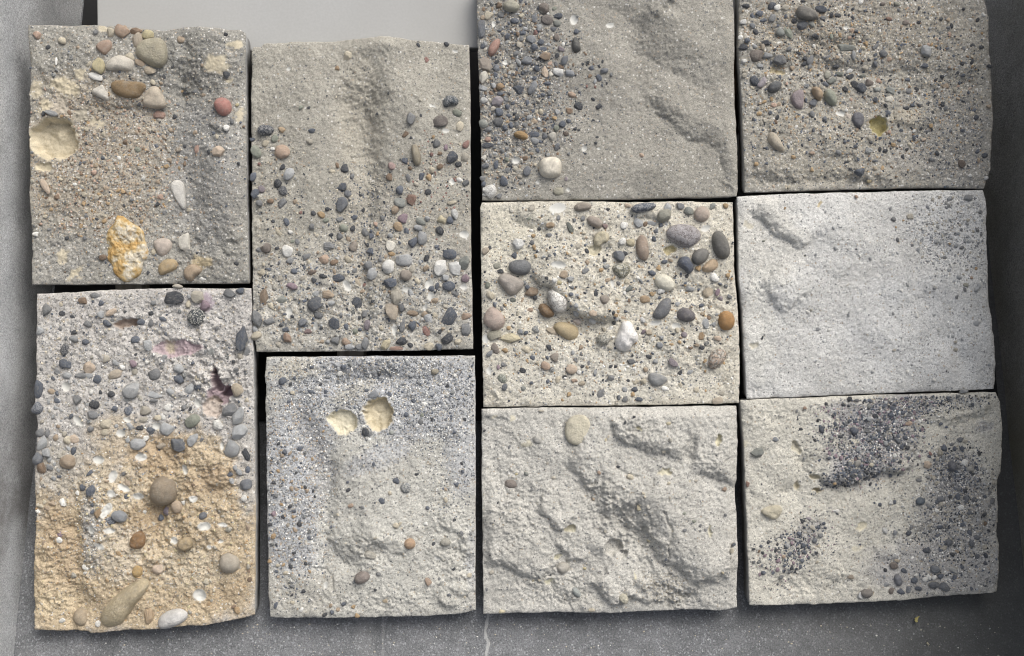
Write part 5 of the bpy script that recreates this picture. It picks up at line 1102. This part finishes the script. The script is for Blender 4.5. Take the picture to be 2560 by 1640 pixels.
H.gravel(500, 250, 500, 300, 0, 900, 3, 9, ['n', 't', 'o', 's', 'k', 'c', 't'])
H.finish()

# --- smooth pale slab, fourth column middle
I = Slab(9, 1820, 450, 2.7014,
    [(62, 113), (200, 103), (500, 90), (900, 83), (1200, 75), (1500, 68), (1725, 68)],
    [(1725, 68), (1745, 130), (1752, 200), (1748, 400), (1755, 550), (1765, 800), (1785, 950), (1800, 1050), (1810, 1250), (1810, 1350), (1795, 1410)],
    [(130, 1478), (600, 1458), (1000, 1442), (1500, 1425), (1795, 1410)],
    [(62, 113), (68, 400), (75, 650), (95, 850), (115, 1200), (130, 1478)],
    (.55, .545, .525), 'smooth pale grey sand slab with hardly any pebbles',
    [('t', 250, 420, 260, 330, 0, (.57, .555, .51), .8, .08), ('t', 200, 1000, 120, 400, 0, (.57, .56, .52), .7, .08), ('t', 1250, 1000, 520, 420, 0, (.585, .585, .575), .8, .06), ('t', 1480, 330, 240, 200, 0, (.57, .57, .565), .6, .35),
     ('l', [(130, 200), (260, 310), (350, 390), (420, 430), (490, 500)], 9, 10, 60), ('l', [(190, 700), (240, 755), (330, 870), (380, 920)], 6, 14, 60), ('b', 380, 700, 130, 140, -20, 5), ('b', 300, 560, 60, 100, -30, -4),
     ('l', [(500, 540), (640, 640), (760, 720)], 3, 26, 70), ('b', 1150, 700, 160, 120, -30, 4), ('b', 1330, 830, 120, 100, -20, -5), ('b', 1000, 1000, 300, 120, -30, 4), ('b', 1500, 640, 150, 130, 0, 3), ('b', 1560, 1180, 60, 150, 20, -5), ('b', 1020, 620, 80, 60, 0, -2), ('b', 820, 380, 220, 120, -20, 3), ('b', 1430, 480, 140, 80, 0, -3), ('b', 1420, 1260, 130, 130, 0, 3),
     ('r', 220, 760, 80, 80, 0, 1.5), ('r', 1480, 400, 180, 120, 0, 1.4), ('r', 170, 1430, 120, 60, 0, 1.8), ('r', 1780, 1300, 60, 130, 0, 2.2), ('r', 1640, 120, 120, 60, 0, 2),
     ('h', 600, 160, 15, 12, 0, 2, (.54, .47, .33)), ('h', 175, 1130, 26, 26, 0, 2.5, (.56, .53, .45)), ('t', 140, 312, 40, 20, 0, (.55, .51, .41), .8, 0)],
    coarse=.05, rough=.55, bigamp=1.6)
I.pebbles("609,1008,38,24,0,gl 1140,405,28,g 1272,912,30,w 1162,748,20,w 1270,800,22,w 240,413,16,v 232,1066,28,14,80,k 355,390,14,w 515,512,14,k 1225,247,46,38,0,s 1110,268,32,g 1090,195,24,gl 1620,120,60,42,0,gl 1625,175,26,w 1740,625,28,w 1675,970,42,34,0,l 1520,980,22,w 1520,1055,22,l 1675,1040,28,16,0,w 1600,710,34,28,0,sv 1595,740,26,g 1540,790,26,g 1675,598,22,o 1405,415,32,l 375,195,16,o 860,115,20,ne 1240,440,20,g 1395,315,22,w 845,245,20,w 1275,290,20,w 1615,295,22,gl 1555,655,36,30,0,l 1675,735,36,l 1660,1085,24,w 1110,905,22,gl 1350,862,18,w 650,215,16,l 405,285,14,w 1500,430,20,o 1510,440,16,l 1345,185,26,lb 1045,385,14,w 410,1300,10,k 1470,1290,12,k 855,470,14,k 830,155,16,w 1640,660,20,te 1690,715,26,l 1695,950,20,w 1355,465,20,l 1260,500,20,w 1180,275,14,o 1130,320,14,o 640,1410,18,w 1385,1350,24,w 1760,1245,20,l 550,680,14,w 1590,1425,56,24,0,l,a")
I.scatter(1500, 380, 260, 300, 0, 40, 8, 12, ['l', 'w', 'g', 'l', 's'])
I.scatter(1000, 800, 720, 560, 0, 30, 8, 11, ['l', 'w', 'l', 's'])
I.gravel(1500, 350, 300, 320, 0, 1300, 2.5, 8, ['l', 'w', 'g', 'l', 's', 'l'])
I.gravel(1000, 800, 860, 680, 0, 2600, 2.2, 6, ['l', 'w', 'l', 's', 'l', 'g'])
I.finish()

# --- slab with dark gravel drifts, fourth column foot
DG = (.25, .25, .275)
J = Slab(10, 1820, 970, 2.2986,
    [(72, 70), (400, 58), (800, 42), (1200, 32), (1540, 25)],
    [(1540, 25), (1565, 85), (1578, 200), (1575, 350), (1570, 480), (1548, 560), (1555, 700), (1550, 800), (1548, 850), (1560, 900), (1555, 1050), (1552, 1175)],
    [(125, 1248), (150, 1252), (500, 1243), (850, 1228), (1000, 1220), (1300, 1195), (1552, 1175)],
    [(72, 70), (95, 400), (105, 650), (115, 900), (125, 1248)],
    (.54, .52, .46), 'cream sand slab crossed by drifts of dark blue-black gravel, its grey side showing',
    [('t', 830, 330, 270, 200, 35, DG, .7, .75), ('t', 960, 130, 230, 110, 10, DG, .65, .7), ('t', 680, 130, 120, 60, 0, (.28, .28, .29), .7, .6), ('t', 700, 470, 150, 80, 20, DG, .65, .7), ('t', 1300, 480, 150, 140, 0, (.26, .26, .275), .8, .7), ('t', 1330, 720, 270, 220, 0, (.30, .295, .29), .75, .55), ('t', 1200, 1030, 420, 180, 0, (.34, .335, .335), .75, .35), ('t', 1350, 70, 120, 40, 0, (.30, .30, .30), .6, .5), ('t', 1480, 220, 60, 40, 0, (.28, .28, .29), .6, .5), ('t', 450, 850, 120, 60, 40, (.34, .335, .33), .6, .4),
     ('t', 640, 320, 60, 40, 0, (.47, .45, .39), .7, .2), ('t', 730, 295, 34, 20, 0, (.52, .49, .41), .9, .1),
     ('l', [(470, 500), (560, 555), (650, 568), (740, 548), (820, 512), (900, 492), (1010, 482), (1080, 440)], 11, 6, 60), ('b', 430, 470, 40, 110, 0, -5), ('b', 380, 600, 60, 70, 0, -5), ('b', 200, 230, 120, 120, 0, 4), ('b', 300, 440, 100, 100, 0, 3), ('b', 700, 720, 200, 110, 10, 4), ('b', 1100, 860, 200, 60, 15, -4), ('l', [(850, 1000), (930, 985), (1040, 960)], 4, 6, 25), ('b', 300, 1120, 160, 60, -20, -3), ('b', 900, 880, 70, 180, -10, -5),
     ('l', [(1150, 200), (1250, 190), (1400, 170), (1540, 140)], 4, 9, 30), ('b', 1350, 150, 140, 90, 0, 3), ('l', [(1380, 560), (1480, 590), (1560, 560)], 3, 7, 25), ('l', [(570, 1130), (650, 1110), (700, 1060)], 3, 6, 25),
     ('r', 230, 150, 150, 100, 0, 1.8), ('r', 1380, 150, 200, 90, 0, 2.4), ('r', 500, 1130, 300, 90, 0, 2.0), ('r', 450, 420, 60, 160, 0, 2.0), ('r', 850, 300, 240, 200, 0, 1.6), ('r', 1400, 700, 200, 300, 0, 1.5),
     ('h', 388, 345, 46, 22, -62, 6, (.54, .51, .42)), ('h', 395, 562, 18, 34, 0, 6, (.53, .49, .39)), ('h', 508, 588, 34, 12, 0, 6, (.52, .47, .36)), ('h', 495, 515, 28, 12, -15, 4, (.50, .46, .36)), ('h', 757, 793, 32, 20, 10, 2, PALE), ('t', 110, 320, 22, 22, 0, PALE, .7, 0), ('c', [(610, 1040), (650, 1045), (660, 1080)], 2, 1.5), ('t', 740, 915, 30, 14, 0, PALE, .7, 0), ('b', 320, 600, 40, 30, 0, -3), ('b', 120, 620, 30, 50, 0, -4)],
    coarse=.12, rough=.75, thick=.032)
J.stone([(180, 712), (210, 685), (255, 675), (300, 672), (315, 700), (290, 745), (260, 760), (225, 740)], 6, (.56, .515, .40), M_CLEAN, power=5, lump=.25, seed=1, sink=0, name='clay_lump', label='angular yellowish clay lump')
J.stone([(1258, 440), (1270, 420), (1295, 416), (1315, 435), (1315, 470), (1290, 485), (1268, 470)], 8, (.145, .15, .17), seed=2)
J.stone([(1074, 650), (1085, 630), (1110, 625), (1133, 640), (1132, 662), (1105, 676), (1080, 668)], 7, (.115, .14, .17), seed=3)
J.stone([(950, 1085), (965, 1065), (990, 1075), (1003, 1105), (995, 1135), (970, 1138), (955, 1115)], 8, (.21, .215, .235), seed=4)
J.stone([(752, 1180), (775, 1152), (815, 1150), (835, 1170), (820, 1200), (785, 1208)], 8, (.25, .23, .21), lump=.12, seed=5)
J.pebbles("167,372,72,54,25,vg,a 268,295,34,28,-40,lb,a 538,238,44,34,-60,bk 717,242,46,46,0,b 643,278,26,k 795,247,34,22,30,g 908,225,40,24,80,kb 932,152,34,30,0,b 940,118,30,b 1035,155,30,24,0,g 1035,205,40,26,10,te 695,63,28,k 1015,283,24,b 965,300,36,26,-30,bg 812,375,32,26,0,b 810,438,24,c 650,485,30,24,-60,b 603,545,20,o 735,430,42,30,60,sg 945,385,28,w 1147,440,50,42,-10,ce 1320,455,34,28,0,g 1358,428,44,34,60,w,a 1388,465,56,36,10,ls,a 1215,370,40,34,-60,s 1237,403,36,28,60,gl 1240,345,34,b 1300,348,26,b 1330,295,34,26,-10,gb 1470,452,30,ws 1432,467,20,b 1228,640,48,34,10,bg 1225,668,26,s 1340,687,34,28,0,w 1370,635,46,28,70,gb 1320,625,28,b 1390,715,34,30,0,gb 1352,783,38,28,30,b 1283,762,30,20,-70,b 1270,885,38,34,0,bg 1430,860,36,30,0,bg 1400,890,50,26,-80,bg 1390,832,30,b 1140,933,46,30,-15,kb 1040,835,38,28,-5,bk 905,822,40,30,-60,wl 962,832,28,24,60,lb 1098,530,36,24,0,g 955,1020,46,40,10,ng 975,990,38,22,0,tc 1190,1040,52,42,-10,bg 1295,1045,58,28,-30,wg,a 1070,1105,40,36,60,b 1220,1080,36,30,0,b 1185,1128,64,36,15,bg 1243,1143,62,42,-35,bg 1185,1088,24,w 1155,1088,30,w 1135,1100,28,w 940,1165,40,32,70,gn 993,1168,46,32,-10,b 1035,1155,40,32,50,lb 1092,1152,38,24,0,b 912,1130,32,28,60,l 1012,1050,38,24,-25,b 760,1195,44,26,-65,lw,a 703,1085,36,26,0,ns 905,1047,22,k 1480,963,26,kb 1478,1007,22,bk 1342,1025,18,b 440,943,24,b 355,953,30,20,70,b 425,990,24,b 415,1028,22,b 262,1063,26,20,80,b 205,1063,28,24,0,b 327,990,18,b 433,905,28,26,0,b 465,880,40,18,50,bp 497,877,30,26,60,bg 463,750,28,22,0,lp 430,765,36,22,-40,k 233,885,22,k 190,910,20,b 310,853,26,g 287,992,24,p 318,968,22,te 178,937,18,n 147,925,16,k 115,553,26,rn 325,1018,18,b 150,1000,18,g 520,905,22,c 935,660,26,w,a 1183,755,22,w 660,95,20,k 610,205,22,b 600,160,18,k 575,400,22,b 500,300,20,k 515,185,16,k 420,237,18,k 395,132,18,g 440,115,20,ne 400,180,12,k 340,905,28,l,a 485,805,30,s 520,800,20,b 465,915,22,b 620,705,38,20,0,w,a 510,1000,16,c 870,670,24,b 955,655,24,b 725,405,24,rb 1155,395,22,b 1160,375,22,r 1480,625,20,b 1440,375,20,k 1200,655,20,b 1410,640,26,bg 1330,580,26,g 1520,650,30,g 1220,800,26,b 1200,705,22,w 1480,780,22,n 1315,940,22,t 1435,965,26,bg 1160,790,20,s 1055,800,22,g 1345,1030,18,b 1400,1150,22,b 900,1085,20,l 1080,1075,18,w 1300,1085,26,b 290,1135,14,k 1220,205,20,b 1260,60,18,b 1400,95,20,b 1315,45,20,g 700,500,24,k 745,500,26,b 780,480,22,k 690,515,22,b 640,520,26,g 620,500,20,k 560,90,18,k 735,70,22,g")
J.scatter(850, 300, 300, 230, 35, 70, 9, 14, ['b', 'k', 'g', 'b', 'l', 'p'])
J.scatter(1320, 650, 240, 360, 0, 40, 9, 13, ['b', 'k', 'g', 's', 'l'])
J.scatter(370, 930, 240, 120, 40, 34, 8, 13, ['b', 'k', 'p', 'g'])
J.gravel(860, 300, 260, 190, 35, 2000, 3, 9, ['b', 'k', 'g', 'p', 'l', 'b', 's', 'w', 'b', 'g'], .9)
J.gravel(980, 120, 230, 100, 10, 1100, 3, 9, ['b', 'k', 'g', 'p', 'l', 'b', 's', 'w', 'b', 'g'], .9)
J.gravel(700, 480, 150, 70, 20, 900, 3, 9, ['b', 'k', 'g', 'k', 'b', 's'], .9)
J.gravel(1310, 480, 150, 140, 0, 1000, 3, 8, ['b', 'k', 'g', 'l', 'b', 's'], .9)
J.gravel(1330, 740, 250, 330, 0, 1700, 3, 8, ['b', 'k', 'g', 'l', 's', 's', 'w'], .9)
J.gravel(420, 880, 150, 90, 40, 350, 3, 7, ['b', 'k', 'g', 's'], .9)
J.gravel(380, 950, 260, 150, 40, 420, 3, 8, ['b', 'k', 'g', 's', 'p'], .9)
J.gravel(1250, 900, 330, 260, 0, 900, 3, 8, ['b', 'g', 'l', 's', 'k', 'w'], .7)
J.gravel(620, 230, 140, 150, 20, 350, 3, 8, ['b', 'k', 'g', 'p'], .9)
J.gravel(800, 640, 700, 560, 0, 900, 2.5, 5, ['s', 'k', 'g', 'c', 's'])
J.gravel(1250, 80, 260, 60, 5, 500, 3, 7, ['b', 'k', 'g', 's', 'l'])
J.finish()

# ------------------------------------------------------------------ litter on the floor
def leaf_bit(px, py, size, colr, label, seed):
    rng = np.random.RandomState(seed); n = 7
    V = []; F = []
    for i in range(n):
        t = i / (n - 1); w = size * .35 * math.sin(math.pi * (.08 + .9 * t)) * rng.uniform(.5, 1.2)
        z = .002 + .003 * math.sin(t * 5 + seed)
        x = (t - .5) * size; y = .25 * size * math.sin(t * 3 + seed)
        V += [(x, y - w, z), (x, y, z + .0014), (x, y + w, z - .0006)]
    for i in range(n - 1):
        a = i * 3
        F += [(a, a + 3, a + 4, a + 1), (a + 1, a + 4, a + 5, a + 2)]
    nv = len(V); V += [(x, y, z - .0006) for x, y, z in V]; F += [tuple(q + nv for q in f[::-1]) for f in F]
    m, nt, b = new_mat('dry_leaf'); b.inputs['Base Color'].default_value = (*colr, 1); b.inputs['Roughness'].default_value = .7
    zmin = min(v[2] for v in V)
    V = [(x, y, z - zmin) for x, y, z in V]
    me = mesh_np('leaf_fragment', V, np.array(F).ravel(), np.full(len(F), 4), [m], True)
    p = floor_pt(px, py, .001)
    o = add_obj('leaf_fragment', me, world=Matrix.Translation((p.x, p.y, .0006)) @ Matrix.Rotation(seed * 1.3, 4, 'Z'))
    o['label'] = label; o['category'] = 'leaf'
leaf_bit(2292, 1548, .009, (.50, .44, .18), 'curled yellow leaf scrap on the floor below the slab with dark gravel drifts', 1)
leaf_bit(2317, 1608, .004, (.55, .50, .36), 'tiny pale leaf scrap on the floor below a curled yellow one', 2)

# crumbs shed on to the floor below the slabs
_r = np.random.RandomState(77); _n = 420; _v, _f = ico(0)
_px = _r.uniform(60, 2500, _n); _py = 1560 + 85 * _r.uniform(0, 1, _n) ** 1.6
_P = np.array([list(floor_pt(a, b_, .0006)) for a, b_ in zip(_px, _py)]); _d = .0005 * (3.2 ** _r.uniform(0, 1, _n) ** 2)
_V = (_P[:, None] + _v[None] * _r.uniform(.75, 1.2, (_n, 12, 1)) * _d[:, None, None] * np.array([1, .8, .6])).reshape(-1, 3)
_F = (_f[None] + (np.arange(_n) * 12)[:, None, None]).reshape(-1, 3)
_me = mesh_np('sand_crumbs', _V, _F.ravel(), np.full(len(_F), 3), [M_GRAVEL], False)
color_attr(_me, 'tint', np.repeat(np.array([pal(_r.choice(['s', 'c', 'l', 'g', 's', 'w'])) for _ in range(_n)]), 12, 0))
_o = add_obj('sand_crumbs', _me, kind='stuff')
_o['label'] = 'loose sand crumbs lying on the floor below the slabs'; _o['category'] = 'sand'
